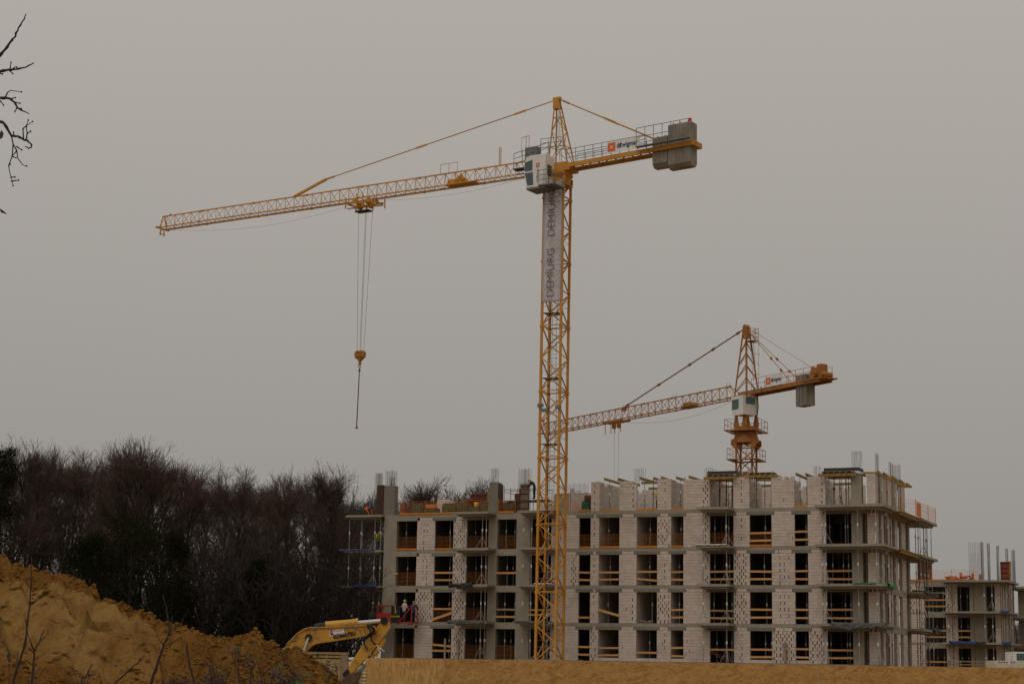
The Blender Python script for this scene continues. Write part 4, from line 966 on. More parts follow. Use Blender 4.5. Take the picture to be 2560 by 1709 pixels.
# counterweights: slabs hung through the girders
for i in range(5):
    big = i >= 2
    t = 9.15+i*.65 + (.05 if big else 0); h0, h1 = (-1.7, 1.8) if big else (-1.4, 1.0)
    c = CO+CD*t; wd = .56
    pr = [c-K*wd+UZ*(h0+.3), c-K*(wd-.25)+UZ*h0, c+K*(wd-.25)+UZ*h0, c+K*wd+UZ*(h0+.3), c+K*wd+UZ*(h1-.06), c+K*(wd-.06)+UZ*h1, c-K*(wd-.06)+UZ*h1, c-K*wd+UZ*(h1-.06)]
    o = MB().prism([p-CD*.315 for p in pr], CD*.63).build('counterweight', M['cweight'], c1)
    m = MB()
    for sg in (-.25, .25): m.tube([c+K*sg+UZ*h1, c+K*sg+UZ*(h1+.16), c+K*(sg+.08)+UZ*(h1+.16), c+K*(sg+.08)+UZ*h1], .025, 5)
    m.build('lifting_eye', M['rust'], o)
e = CO+CD*(9.15+4*.65+.05)
MB().tube([e+UZ*1.78, e+UZ*1.95], .08, 8).build('beacon_base', M['black'], c1); MB().tube([e+UZ*1.95, e+UZ*2.2], .13, 10).build('beacon', M['redlamp'], c1)
tie(c1, AP+Cc*.3+UZ*.1, CO+CD*10.0+UZ*.35+K*.5, .045, 'crane', (.05,.44,.5), swell=.08, jl=.3)
tie(c1, AP+Cc*.3+UZ*.1-K*.12, CO+CD*10.0+UZ*.35-K*.5, .04, 'crane', (.05,.44,.5), swell=.08, jl=.3)
# cab: hung on the camera side of the mast head
cab = UO + K*1.45 + J*.85 - UZ*.45; hl, hw, hh = .98, .72, 1.3
pf = lambda a, b, z: cab + J*a + K*b + UZ*z
poly = [(-hl,-hh),(hl*.72,-hh),(hl,-.05),(hl*.98,hh*.55),(hl*.8,hh),(-hl,hh)]
o = MB().prism([pf(a,-hw,z) for a, z in poly], K*(2*hw)).build('cab', M['white'], c1)
def quad(name, pts, off, m_, parent): return MB().prism([V(p) for p in pts], off).build(name, M[m_], parent)
quad('window', [pf(.22,hw,.12),(pf(.93,hw,.12)),pf(.93,hw,.85),pf(.22,hw,1.0)], K*.02, 'glass', o)
quad('window', [pf(.12,hw,-1.08),(pf(.66,hw,-1.05)),pf(.92,hw,-.02),pf(.18,hw,-.02)], K*.02, 'glass', o)
quad('window', [pf(-hl,hw-.95,-.35),pf(-hl,hw-.3,-.35),pf(-hl,hw-.3,.55),pf(-hl,hw-.95,.55)], -J*.02, 'glass', o)
quad('windscreen', [pf(hl*.99,-hw+.1,-.02),pf(hl*.99,hw-.1,-.02),pf(hl*.99,hw-.1,hh*.55),pf(hl*.99,-hw+.1,hh*.55)], J*.03, 'glass', o)
MB().obox(pf(-.1,0,hh+.06), J*.75, K*.55, UZ*.06).obox(pf(-.75,hw*.3,hh+.03), J*.2, K*.3, UZ*.14).build('roof_hatch', M['white'], o)
MB().obox(pf(-.2,.1,-hh-.08), J*.85, K*.8, UZ*.08).build('cab_floor', M['grey'], o)
MB().obox(pf(-1.25,.15,-hh+.05), J*.75, K*.9, UZ*.05).build('cab_platform', M['grey'], o)
rail(o, [pf(-.6,hw+.32,-hh+.1), pf(-1.5,hw+.32,-hh+.1), pf(-1.9,-.5,-hh+.1)], 1.15, n=2)
text_mesh('lettering', 'dźwigmar', .4, M['blueink'], o, pf(-.28,hw+.012,-.38), -UZ, -J, fit=(1.15,.26))
MB().obox(pf(-.28,hw+.008,.5), J*.15, K*.008, UZ*.17).build('emblem', M['redink'], o); MB().obox(pf(-.28,hw+.018,.5), J*.06, K*.006, UZ*.07).build('emblem_star', M['signwhite'], o)
# cabinet + root platforms + railings
MB().obox(UO+K*.75+J*1.9+UZ*1.15, J*.55, K*.35, UZ*.85).build('control_cabinet', M['grey'], c1)
MB().obox(UO+K*.8+J*2.9+UZ*.35, J*.65, K*.3, UZ*.06).build('root_platform', M['cranedark'], c1)
rail(c1, [UO+K*1.1+J*3.5+UZ*.4, UO+K*1.1+J*.2+UZ*.9], 1.25, n=4); rail(c1, [UO+K*.9+J*1.1+UZ*1.5, UO+K*.9-J*1.0+UZ*1.4], 1.1, n=3)
m = MB()
for dx in (-.14,.14): m.bar(UO+J*(2.4+dx)+K*.8+UZ*1.5, UO+J*(2.4+dx)+K*.8+UZ*3.05, .05)
m.bar(UO+J*2.26+K*.8+UZ*3.05, UO+J*2.95+K*.8+UZ*3.0, .04); m.bar(UO+J*2.95+K*.8+UZ*3.0, UO+J*2.95+K*.8+UZ*1.4, .035); m.build('gantry_frame', M['crane'], c1)
m = MB()
for dx in (-.06,.09): m.bar(UO+J*(5.5+dx)+UZ*1.15, UO+J*(5.5+dx)+UZ*2.75, .07)
m.build('jib_post', M['crane'], c1)
# trolley winch in the jib
wc = UO + J*9.2 + UZ*.4; m = MB().tube([wc-K*.45, wc+K*.45], .34, 14); m.obox(wc+J*.8-UZ*.1, J*.4, K*.4, UZ*.22); m.obox(wc-J*.1-UZ*.35, J*1.4, K*.5, UZ*.06)
for i in range(6):
    a = i*math.pi/3; m.bar(wc+K*.48, wc+K*.48+(J*math.cos(a)+UZ*math.sin(a))*.42, .05)
m.bar(wc-J*.4-UZ*.3, wc+J*.1+UZ*.6, .1); m.bar(wc+J*.9-UZ*.3, wc+J*.1+UZ*.6, .1)
m.build('trolley_winch', M['crane'], c1)
rail(c1, [wc+J*.3+K*.3+UZ*.75, wc+J*2.0+K*.3+UZ*.75], .8, 'crane', .018, n=2, rows=1)
# trolley
tc = UO + J*19.15 - UZ*.25; tr = MB()
for sg in (-1, 1):
    tr.bar(tc-J*1.5+K*.62*sg-UZ*.1, tc+J*1.5+K*.62*sg-UZ*.1, .08, .14)
    for dx, h_ in ((-1.55,.75),(-.3,1.05),(.35,1.15),(1.5,.9)): tr.bar(tc+J*dx+K*.75*sg-UZ*.55, tc+J*dx+K*.75*sg+UZ*(h_-.5), .11)
    for dx in (-.8,.7): tr.tube([tc+J*dx+K*.55*sg+UZ*.12, tc+J*dx+K*.68*sg+UZ*.12], .16, 10)
for dx in (-1.3,-.5,.45,1.3): tr.bar(tc+J*dx-K*.75-UZ*.15, tc+J*dx+K*.75-UZ*.15, .1, .14)
for dx in (-.6,.5): tr.tube([tc+J*dx-K*.12-UZ*.3, tc+J*dx+K*.12-UZ*.3], .3, 14)
tr.bar(tc-J*1.5-K*.6-UZ*.3, tc+J*1.5+K*.5-UZ*.5, .09)
o = tr.build('trolley', M['crane'], c1)
MB().obox(tc-UZ*.78+J*.1, J*.7, K*.35, UZ*.05).build('trolley_basket', M['cranedark'], o)
# hoist ropes + hook block
hz = at(901, 876, (C1+tc).y).z - C1.z; hk = V((tc.x, tc.y, hz)); kk = .34
m = MB()
for dx, dt in ((-.75,-.33),(.12,-.05),(.22,.05),(.95,.36)): m.tube([tc+J*-dx*.9-UZ*.3, hk+J*(-dt)], .017, 4)
m.build('hoist_rope', M['rope'], c1)
m = MB()
for sg in (-1, 1): m.tube([hk+J*.2*sg-UZ*.3-K*.16, hk+J*.2*sg-UZ*.3+K*.16], .30, 14)
m.prism([hk+J*.5-UZ*.2-K*.12, hk+J*.5-UZ*.55-K*.12, hk-UZ*.95-K*.12, hk-J*.5-UZ*.55-K*.12, hk-J*.5-UZ*.2-K*.12], K*.24)
m.tube([hk-UZ*.9, hk-UZ*1.25], .12, 8)
o = m.build('hook_block', M['hook'], c1)
pts = [hk-UZ*1.2 + J*(.13*math.sin(t)) - UZ*(.13-.13*math.cos(t)) for t in [i*.5 for i in range(10)]]
MB().tube(pts, .04, 6).build('hook', M['hook'], o)
sl0 = C1 + hk - UZ*1.5
m = MB().tube([(0,0,0),(-.02,0,-.25)], [.03,.13], 8); m.tube([(-.02,0,-.25),(-.10,0,-4.95)], [.045,.05], 6); m.tube([(-.10,0,-4.95),(-.10,0,-5.13)], [.06,.13], 8)
tag(m.build('lifting_sling', M['rebar'], None, loc=sl0), 'long dark lifting sling hanging straight down from the crane hook', 'sling')
# slack cable under the jib
m = MB(); pts = [UO + J*(2.5+(jl-3)*i/30) - UZ*(.12 + .55*math.sin(math.pi*min(1, i/12.6)) if i < 12.6 else .12 + .95*math.sin(math.pi*(i-12.6)/17.4)) for i in range(31)]
m.tube(pts, .009, 4).build('trolley_rope', M['rope'], c1)
# flood lights on the mast
for z_, sg in ((18.6,-1),(18.4,1),(18.2,-.5)):
    c = V((LEAN*z_,0,z_+1.6)) + E1*.75*sg - NN*.9; MB().obox(c, E1*.22, NN*.12, UZ*.13).build('floodlight', M['grey'], c1)
m = MB().tube([E1*-.45+NN*.2+V((0,0,1)), E1*-.45+NN*.2+V((LEAN*zm,0,zm))], .03, 5); m.build('power_cable', M['black'], c1)
# banner on the mast front
bb = thing('mast_banner', 'long pale translucent banner with two vertical black words on the tall crane mast', 'banner', C1)
zb0, zb1 = 30.45-BZ, 40.35-BZ; m = MB(); nu, nz = 7, 34
for j in range(nz):
    for i in range(nu):
        t = i/(nu-1); z = zb0+(zb1-zb0)*j/(nz-1)
        q = E1*(-.80+1.6*t) - NN*(.81+.13+.03*noise.noise(V((t*3, z*.9, 2)))+.02*noise.noise(V((t*8,z*3,7)))) + V((LEAN*z,0,z)); m.v.append(tuple(q))
for j in range(nz-1):
    for i in range(nu-1): a = j*nu+i; m.face(a, a+1, a+1+nu, a+nu)
o = m.build('cloth', M['banner'], bb, True); md = o.modifiers.new('thick', 'SOLIDIFY'); md.thickness = .008
for zc in (32.85-BZ, 37.75-BZ):
    c = V((LEAN*zc,0,zc)) - E1*.08 - NN*1.01
    text_mesh('lettering', 'DEMIURG', .6, M['bannerink'], bb, c, UZ, -E1, fit=(3.85,.60), bold=-.012)
    MB().obox(c + UZ*.02 - E1*.41, UZ*.06, NN*.004, E1*.06).build('letter_dot', M['orangeink'], bb)
# ---- crane 2
C2 = V((24.52, 190.0, BZ))
c2 = thing('tower_crane', 'smaller rusty orange tower crane standing behind the apartment block', 'crane', C2)
MB().cbox((0,0,.2),(5,5,.9)).build('foundation', M['concrete'], c2)
zm2 = 25.6 - BZ
mast(c2, 1.68, .6, zm2, 5.6, 'crane2', 0, leg=.17, brace=.09, pitch=1.5, platforms=False)
J2 = V((math.cos(math.radians(120.5)), math.sin(math.radians(120.5)), 0)); Q2 = -J2; K2 = J2.cross(UZ).normalized(); K2 = -K2 if K2.y > 0 else K2
W2 = V((0, 0, 30.45-BZ))
m = MB(); z_ = W2.z
m.tube([V((0,0,zm2-.1)), V((0,0,zm2+.35)), V((0,0,zm2+1.05))], [1.35,1.3,1.05], 16)
for sx, sy in ((-1,-1),(1,-1),(1,1),(-1,1)):
    p = E1*(sx*.84)+NN*(sy*.84); m.prism([p+V((0,0,zm2-.9)), p+E1*sx*.55+V((0,0,zm2-.3)), p+E1*sx*.5+V((0,0,zm2+.2)), p-E1*sx*.3+V((0,0,zm2+.5))], NN*(.14*sy))
m.build('slewing_ring', M['crane2'], c2)
m = MB().tube([V((0,0,zm2+1.15)), V((0,0,zm2+1.6))], [1.25,1.25], 18)
for sx, sy in ((-1,-1),(1,-1),(1,1),(-1,1)):
    p = J2*(sx*.7)+K2*(sy*.7); m.prism([p+J2*.45+V((0,0,zm2+1.6)), p-J2*.45+V((0,0,zm2+1.6)), p-J2*.12+V((0,0,z_-1.9)), p+J2*.12+V((0,0,z_-1.9))], K2*(.1*sy))
    m.bar(p+V((0,0,z_-2.0)), p+V((0,0,z_+.1)), .14)
m.build('turntable', M['crane2'], c2)
for zz, r_ in ((zm2+1.1,1.8),(zm2-1.9,1.6)):
    ring = [E1*(sx*r_)+NN*(sy*r_)+V((0,0,zz)) for sx, sy in ((-1,-1),(1,-1),(1,1),(-1,1),(-1,-1))]
    m = MB(); 
    for p, q in zip(ring, ring[1:]): m.bar(p, q, .12, .1); m.bar(p*.72+V((0,0,zz*.28)), q*.72+V((0,0,zz*.28)), .5, .04)
    m.build('service_platform', M['crane2'], c2); rail(c2, ring, 1.15, 'crane2', .02, n=3, rows=2)
cb = W2 - UZ*1.05 + K2*.25 + Q2*.1
o = MB().prism([cb+J2*1.05-K2*.95+UZ*.95, cb+J2*1.05-K2*.95-UZ*.5, cb+J2*.8-K2*.95-UZ*1.05, cb-J2*.95-K2*.95-UZ*1.05, cb-J2*.95-K2*.95+UZ*.95], K2*1.9).build('cab', M['white'], c2)
MB().obox(cb+K2*.96+J2*.35+UZ*.1, J2*.55, K2*.01, UZ*.52).build('window', M['glass'], o); MB().obox(cb-J2*.96+UZ*.4, J2*.01, K2*.6, UZ*.33).build('window', M['glass'], o); MB().obox(cb+J2*1.06+UZ*.2, J2*.01, K2*.75, UZ*.55).build('windscreen', M['glass'], o)
MB().tube([cb-J2*1.0-K2*.9+UZ*1.1, cb-J2*1.1-K2*.9-UZ*.2, cb-J2*1.02-K2*.8-UZ*1.3], .05, 6).build('cable', M['black'], c2)
jib(c2, W2, J2, 40.5, 1.2, 1.35, 1.33, 'crane2', 5.3, chord=.10, brace=.05, start=2.6)
m = MB()
for sg in (-1, 1): m.bar(W2+K2*.6*sg+J2*.6, W2+K2*.6*sg+J2*2.7, .12, .16); m.bar(W2+J2*2.7+UZ*1.35, W2+J2*.9+K2*.6*sg, .06)
m.build('jib_root', M['crane2'], c2)
A2 = W2 + UZ*7.15 + Q2*.1; bs = [W2+J2*.9-K2*.8, W2+J2*.9+K2*.8, W2+Q2*1.1+K2*.8, W2+Q2*1.1-K2*.8]; tp = [A2+J2*.2-K2*.2, A2+J2*.2+K2*.2, A2+Q2*.2+K2*.2, A2+Q2*.2-K2*.2]
m = MB()
for p, q in zip(bs, tp): m.bar(p, q, .15)
for i in range(4):
    for t0, t1 in ((.05,.25),(.25,.45),(.45,.63),(.63,.8)):
        L = lambda j, t: bs[j % 4].lerp(tp[j % 4], t); m.bar(L(i, t0), L(i+1, t1), .065) if (int(t0*10)+i) % 2 else m.bar(L(i+1, t0), L(i, t1), .065)
m.build('tower_head', M['crane2'], c2)
m = MB(); m.tube([A2-K2*.25+UZ*.1, A2+K2*.25+UZ*.1], .32, 12); m.obox(A2-UZ*.5, J2*.28, K2*.28, UZ*.55); m.build('head_cap', M['crane2'], c2)
pz2 = A2 - UZ*1.5 + Q2*.9; MB().obox(pz2, Q2*.5, K2*.5, UZ*.04).build('head_platform', M['crane2'], c2); rail(c2, [pz2-K2*.5-Q2*.4, pz2-K2*.5+Q2*.5, pz2+K2*.5+Q2*.5, pz2+K2*.5-Q2*.4], 1.3, 'crane2', .02, n=2)
m = MB()
for dx in (-.2,.2): m.bar(W2+Q2*1.5+K2*dx+UZ*1.3, pz2+K2*dx, .03)
for i in range(14): m.bar(W2+Q2*1.42+K2*.2+UZ*(1.5+i*.3), W2+Q2*1.42-K2*.2+UZ*(1.5+i*.3), .02)
for i in range(4):
    c = W2+Q2*1.7+UZ*(2.0+i*1.1); m.tube([c+K2*.3*math.cos(t)+Q2*(.45*math.sin(t)) for t in [math.pi*x/6 for x in range(7)]], .018, 4)
m.bar(W2+Q2*2.15+UZ*2.0, W2+Q2*2.15+UZ*5.4, .025); m.build('head_ladder', M['cranerust'], c2)
tie(c2, A2+J2*.3, W2+J2*22.6+UZ*1.4, .075, 'cranerust', (.05,.245,.435,.695,.97), swell=.13, jl=.22)
MB().obox(W2+J2*22.6+UZ*1.2, J2*.3, K2*.1, UZ*.25).build('tie_bracket', M['cranerust'], c2)
CL2 = 12.7; D2 = (Q2+UZ*.0).normalized(); C0 = W2+UZ*.12
for sg in (-1, 1): MB().bar(C0+K2*.75*sg+J2*.3, C0+K2*.75*sg+D2*CL2, .16, .42).build('counter_jib_girder', M['crane2'], c2)
m = MB()
for i in range(9): m.bar(C0+D2*(i*1.5+1)-K2*.7, C0+D2*(i*1.5+1)+K2*.7, .12); m.bar(C0+D2*(i*1.5+1)-K2*.7, C0+D2*(i*1.5+2.4)+K2*.7, .06)
m.obox(C0+D2*6+UZ*.22, D2*5.5, K2*.6, UZ*.015); m.build('counter_jib_bracing', M['crane2'], c2)
for sg in (-1, 1): rail(c2, [C0+K2*.85*sg+D2*2+UZ*.2, C0+K2*.85*sg+D2*CL2+UZ*.2], 1.15, 'crane2', .02, n=9, rows=2)
m = MB()
for i in range(3): m.bar(C0+K2*.85+D2*(1.2+i*1.2)-UZ*.1, C0+K2*.85+D2*(1.2+i*1.2)+UZ*.38, .2, .1)
m.build('bracket', M['grey'], c2)
for sg in (-.5,.5):
    tie(c2, A2+Q2*.3-UZ*.3, C0+D2*(8.2)+K2*sg*1.4+UZ*.3, .035, 'crane2', (.55,.78), swell=.12, jl=.15)
MB().tube([A2+Q2*.3, C0+D2*11.0+UZ*1.3], .018, 4).build('hoist_rope', M['rope'], c2)
for i in range(3): MB().obox(C0+D2*(9.0+i*.58)-UZ*.72, D2*.25, K2*.54, UZ*(1.55)).build('counterweight', M['cweight'], c2)
wn2 = C0+D2*11.4
o = MB().obox(wn2+UZ*.85, D2*.5, K2*.4, UZ*.5).obox(wn2+UZ*1.05+D2*.8, D2*.32, K2*.42, UZ*.55).tube([wn2+D2*.3-K2*.9+UZ*.55, wn2+D2*.3+K2*.9+UZ*.55], .42, 14).tube([wn2+D2*1.3-K2*.7+UZ*.5, wn2+D2*1.3+K2*.7+UZ*.5], .3, 12).obox(wn2+D2*.4+UZ*.1, D2*1.6, K2*.95, UZ*.06).build('hoist_winch', M['crane2'], c2)
MB().tube([wn2-D2*.6+UZ*1.35, wn2-D2*.6+UZ*1.6], .1, 8).build('beacon', M['redlamp'], c2)
signboard(c2, C0+D2*5.9+K2*.95+UZ*.75, D2, 2.6, .95, 'sign')
t2 = W2+J2*24.2; m = MB()
for sg in (-1, 1): m.bar(t2-J2*1.9+K2*.65*sg-UZ*.15, t2+J2*1.9+K2*.65*sg-UZ*.15, .1, .16)
for dx in (-1.6,-.4,.4,1.6): m.bar(t2+J2*dx-K2*.7-UZ*.2, t2+J2*dx+K2*.7-UZ*.2, .12); m.bar(t2+J2*dx+K2*.5-UZ*.2, t2+J2*dx+K2*.5-UZ*1.55, .08)
for dx in (-.5,.5): m.tube([t2+J2*dx-K2*.1-UZ*.6, t2+J2*dx+K2*.1-UZ*.6], .33, 12)
m.build('trolley', M['crane2'], c2)
m = MB(); 
for dx in (-.45,.45): m.tube([t2+J2*dx-UZ*.6, t2+J2*dx*.8-UZ*16], .018, 4)
m.build('hoist_rope', M['rope'], c2)
hk2 = t2-UZ*16.3
MB().tube([hk2-K2*.15, hk2+K2*.15], .35, 12).prism([hk2+J2*.5-K2*.1+UZ*.1, hk2+J2*.5-K2*.1-UZ*.3, hk2-K2*.1-UZ*.8, hk2-J2*.5-K2*.1-UZ*.3, hk2-J2*.5-K2*.1+UZ*.1], K2*.2).build('hook_block', M['hook'], c2)
wc = W2+J2*9.6+UZ*.2; MB().tube([wc-K2*.4, wc+K2*.4], .3, 12).obox(wc+J2*.7, J2*.4, K2*.35, UZ*.25).obox(wc-UZ*.28, J2*1.3, K2*.5, UZ*.05).build('trolley_winch', M['crane2'], c2)
pts = [W2 + J2*(1.5+22*i/20) - UZ*(.2+1.0*math.sin(math.pi*i/20)) for i in range(21)]
MB().tube(pts, .014, 4).build('trolley_rope', M['rope'], c2)
m = MB()
for i in range(3):
    for q in (2.8+i*9.7, ): m.bar(W2+J2*q+UZ*1.35, W2+J2*q+UZ*1.75-K2*.1, .04); m.bar(W2+J2*(q+.5)+UZ*1.35, W2+J2*(q+.5)+UZ*1.75, .04)
m.build('jib_pin', M['cranerust'], c2)
MB().tube([W2+J2*40.3+UZ*1.5, W2+J2*40.3+UZ*1.75], .12, 8).build('beacon', M['redlamp'], c2)
bb2 = thing('mast_banner', 'narrow pale banner with dark letters on the smaller crane mast', 'banner', C2)
c = -NN*1.0+E1*.62+V((0,0,zm2-5.4)); MB().obox(c, E1*.21, NN*.01, UZ*2.6).build('cloth', M['banner'], bb2)
text_mesh('lettering', 'DEMIURG', .5, M['ink'], bb2, c-NN*.02+UZ*.1, UZ, -E1, fit=(3.4,.24))
# transverse inspection deck in crane-2 mast
MB().obox(V((0,0,zm2-3.6)), E1*.75, NN*.75, UZ*.12).obox(V((0,0,zm2-3.3))-NN*.4+E1*.2, E1*.45, NN*.2, UZ*.2).build('mast_platform', M['crane2'], c2)
# ------------------------------------------------------------------ excavator behind the mound (seen side-on)
EY = 75.0
def ex(zx, zy, y=EY): return at(700 + zx/6.525, 1500 + zy/6.525, y)
exc = thing('excavator', 'yellow excavator with lowered boom standing behind the sand mound', 'excavator', (0, 0, 0))
YV = V((0, 1, 0))
def bprism(pts, wd, name, m_, parent, bev=.02):
    poly = [ex(*p) - YV*(wd/2) for p in pts]; poly = [V((p.x, EY-wd/2, p.z)) for p in poly]
    o = MB().prism(poly, YV*wd).build(name, M[m_], parent)
    md = o.modifiers.new('bevel', 'BEVEL'); md.width = bev; md.segments = 2
    return o
boom = bprism([(-290,1120),(-60,870),(120,740),(300,560),(400,485),(485,448),(800,462),(1200,440),(1440,425),(1505,455),(1530,510),(1490,560),(1400,582),(1100,632),(800,678),(600,708),(520,745),(455,810),(330,960),(60,1130),(-200,1230)], .46, 'boom', 'excavator', exc)
stick = bprism([(1665,352),(1745,312),(1790,360),(1798,450),(1750,520),(1625,690),(1470,880),(1370,990),(1270,1090),(1180,1200),(1105,1185),(1135,1060),(1235,905),(1390,660),(1480,590),(1560,500),(1600,420)], .34, 'stick', 'excavator', exc)
F = EY - .24
def e3(zx, zy, y): p = ex(zx, zy, y); return p
MB().tube([e3(745,405,EY), e3(1000,385,EY), e3(1268,366,EY)], [.16,.16,.17], 12).tube([e3(1240,368,EY), e3(1275,366,EY)], .2, 12).build('arm_cylinder', M['excavator'], exc)
MB().tube([e3(1268,366,EY), e3(1680,332,EY)], .085, 10).build('cylinder_rod', M['chrome'], exc)
MB().tube([V((e3(1705,330,EY).x, EY-.25, e3(1705,330,EY).z)), V((e3(1705,330,EY).x, EY+.25, e3(1705,330,EY).z))], .16, 12).build('pin_boss', M['black'], exc)
MB().tube([e3(570,425,EY), e3(650,415,EY), e3(745,408,EY)], [.09,.13,.12], 8).build('cylinder_foot', M['black'], exc)
bp_ = MB()
for sg in (-1, 1): bp_.tube([V((e3(480,610,EY).x, EY+.3*sg, e3(480,610,EY).z)), V((e3(395,850,EY).x, EY+.36*sg, e3(395,850,EY).z))], .055, 8)
bp_.build('cylinder_rod', M['chrome'], exc)
bq = MB()
for sg in (-1, 1): bq.tube([V((e3(395,850,EY).x, EY+.36*sg, e3(395,850,EY).z)), V((e3(180,1300,EY).x, EY+.4*sg, e3(180,1300,EY).z))], .11, 10)
bq.build('boom_cylinder', M['excavator'], exc)
MB().tube([V((e3(480,605,EY).x, EY-.34, e3(480,605,EY).z)), V((e3(480,605,EY).x, EY+.34, e3(480,605,EY).z))], .14, 14).build('pin_boss', M['black'], exc)
MB().tube([V((e3(1500,490,EY).x, EY-.3, e3(1500,490,EY).z)), V((e3(1500,490,EY).x, EY+.3, e3(1500,490,EY).z))], .2, 14).build('pin_boss', M['excavator'], exc)
# steel pipes on the boom and rubber hoses round the elbow
hp_ = MB()
for dy, dz in ((-.10,0),(.05,14)): hp_.tube([V((e3(x,y+dz,EY).x, F-.02+dy*.3, e3(x,y+dz,EY).z)) for x, y in ((130,705),(300,535),(420,462),(520,440),(850,438),(1100,425),(1420,405))], .022, 6)
hp_.build('hydraulic_pipe', M['excavator'], exc)
hs = MB()
for i, pts in enumerate([[(1420,405),(1500,410),(1555,480),(1545,540),(1450,590),(1390,650),(1380,720),(1450,800)],[(1440,420),(1520,440),(1530,520),(1470,560),(1400,600),(1370,660),(1390,700)],[(1470,420),(1545,450),(1560,520),(1500,570),(1500,640),(1540,700),(1580,720)],[(1430,440),(1480,470),(1500,520),(1440,575)]]):
    hs.tube([V((ex(*p).x, F-.05-.03*i, ex(*p).z)) for p in pts], .034, 6)
hs.build('hydraulic_hose', M['black'], exc)
cl = MB()
for p in ((570,448),(835,450),(1095,432),(1245,432),(240,640)): q = ex(*p); cl.cbox((q.x, F-.02, q.z), (.14,.1,.1))
cl.build('pipe_clamp', M['grey'], exc)
MB().tube([V((e3(1700,620,EY).x, EY, e3(1700,620,EY).z)), V((e3(1545,880,EY).x, EY, e3(1545,880,EY).z))], .125, 10).tube([V((e3(1545,880,EY).x, EY, e3(1545,880,EY).z)), V((e3(1385,1075,EY).x, EY, e3(1385,1075,EY).z))], .07, 8).build('bucket_cylinder', M['excavator'], exc)
MB().bar(e3(1385,1075,EY), e3(1280,990,EY), .12, .25, up=(0,1,0)).bar(e3(1385,1080,EY), e3(1240,1200,EY), .12, .22, up=(0,1,0)).build('bucket_link', M['grey'], exc)
MB().obox(e3(1095,1215,EY), V((.11,0,.10)), YV*.26, V((-.07,0,.16))).build('quick_hitch', M['black'], exc)
bk = bprism([(1060,1250),(1180,1180),(1330,1150),(1310,1240),(1260,1330),(1200,1460),(1080,1500),(960,1440),(1000,1340)], .9, 'bucket', 'rustbucket', exc)
tt = MB()
for i in range(5):
    q = ex(1060,1500); tt.bar((q.x, EY-.38+i*.19, q.z), (q.x-.18, EY-.38+i*.19, q.z-.12), .08)
tt.build('bucket_tooth', M['rustbucket'], exc)
sm_ = MB()
for pts in ([(430,520),(470,480),(500,520),(500,690)],[(1380,440),(1400,560)],[(1640,420),(1560,560)],[(1350,760),(1440,830)],[(1215,960),(1290,1040)]):
    sm_.tube([V((ex(*p).x, F+.005, ex(*p).z)) for p in pts], .012, 5)
sm_.build('weld_seam', M['rustbucket'], exc)
# lettering + sticker on the camera side of the boom
a_, b_ = ex(880,598), ex(1240,535); xd = (V((b_.x,0,b_.z))-V((a_.x,0,a_.z))).normalized(); yd = V((-xd.z,0,xd.x))
cc = ex(1060,566); text_mesh('lettering', 'KOMATSU', .5, M['ink'], boom, V((cc.x, F-.014, cc.z)), xd, yd, fit=((b_-a_).length, .165), bold=.03)
cc = ex(1140,516); MB().obox(V((cc.x,F,cc.z)), xd*.02, YV*.006, yd*.02).build('lettering_mark', M['ink'], boom)
cs = ex(935,522); st = MB().obox(V((cs.x, F-.0, cs.z)), xd*.295, YV*.006, yd*.115).build('sticker', M['signwhite'], boom)
text_mesh('sticker_lettering', 'WYNAJEM', .2, M['ink'], boom, V((cs.x,F-.008,cs.z))+xd*.06+yd*.05, xd, yd, fit=(.40,.085))
text_mesh('sticker_lettering', 'MASZYN', .2, M['redink'], boom, V((cs.x,F-.008,cs.z))+xd*.06-yd*.05, xd, yd, fit=(.40,.055))
MB().obox(V((cs.x,F-.008,cs.z))-xd*.215+yd*.03, xd*.055, YV*.003, yd*.06).build('sticker_emblem', M['redink'], boom); MB().obox(V((cs.x,F-.01,cs.z))-xd*.2-yd*.045, xd*.05, YV*.003, yd*.035).build('sticker_emblem', M['ink'], boom)
tp_ = MB()
for q0, q1 in (((1590,730),(1650,790)),((1640,770),(1715,835)),((1600,780),(1660,850))): tp_.bar(V((ex(*q0).x,F-.1,ex(*q0).z)), V((ex(*q1).x,F-.12,ex(*q1).z)), .05, .02)
tp_.build('warning_tape', M['signwhite'], stick)
# upper structure, cab, tracks (hidden behind the mound from here)
hx = ex(-290,1120).x - 1.2
MB().box((hx-2.4,EY-1.3,1.05),(hx+1.2,EY+1.3,2.05)).box((hx-2.6,EY-1.25,1.1),(hx-1.6,EY+1.25,2.2)).build('house', M['excavator'], exc)
o = MB().prism([(hx-.3,EY-1.3,1.2),(hx+1.5,EY-1.3,1.2),(hx+1.5,EY-1.3,1.9),(hx+1.1,EY-1.3,2.75),(hx-.2,EY-1.3,2.75)], (0,.95,0)).build('cab', M['excavator'], exc)
MB().prism([(hx-.15,EY-1.32,1.75),(hx+1.25,EY-1.32,1.75),(hx+1.0,EY-1.32,2.62),(hx-.1,EY-1.32,2.62)], (0,.02,0)).build('window', M['glass'], o)
for sg in (-1, 1):
    prof = [(2.1*math.cos(t)*.55+ (1.2 if math.cos(t) > 0 else -1.2), .45+.42*math.sin(t)) for t in [i*math.pi/8 for i in range(16)]]
    tk = MB().prism([(hx-.5+p[0], EY+sg*1.15-.3, p[1]) for p in prof], (0,.6,0)).build('track', M['black'], exc)
    rl = MB()
    for i in range(6): rl.tube([(hx-2.1+i*.65, EY+sg*1.15-.32, .3),(hx-2.1+i*.65, EY+sg*1.15+.32, .3)], .16, 10)
    rl.build('roller', M['rustbucket'], tk)
MB().cbox((hx-.5,EY,.75),(1.6,1.6,.6)).build('undercarriage', M['black'], exc)

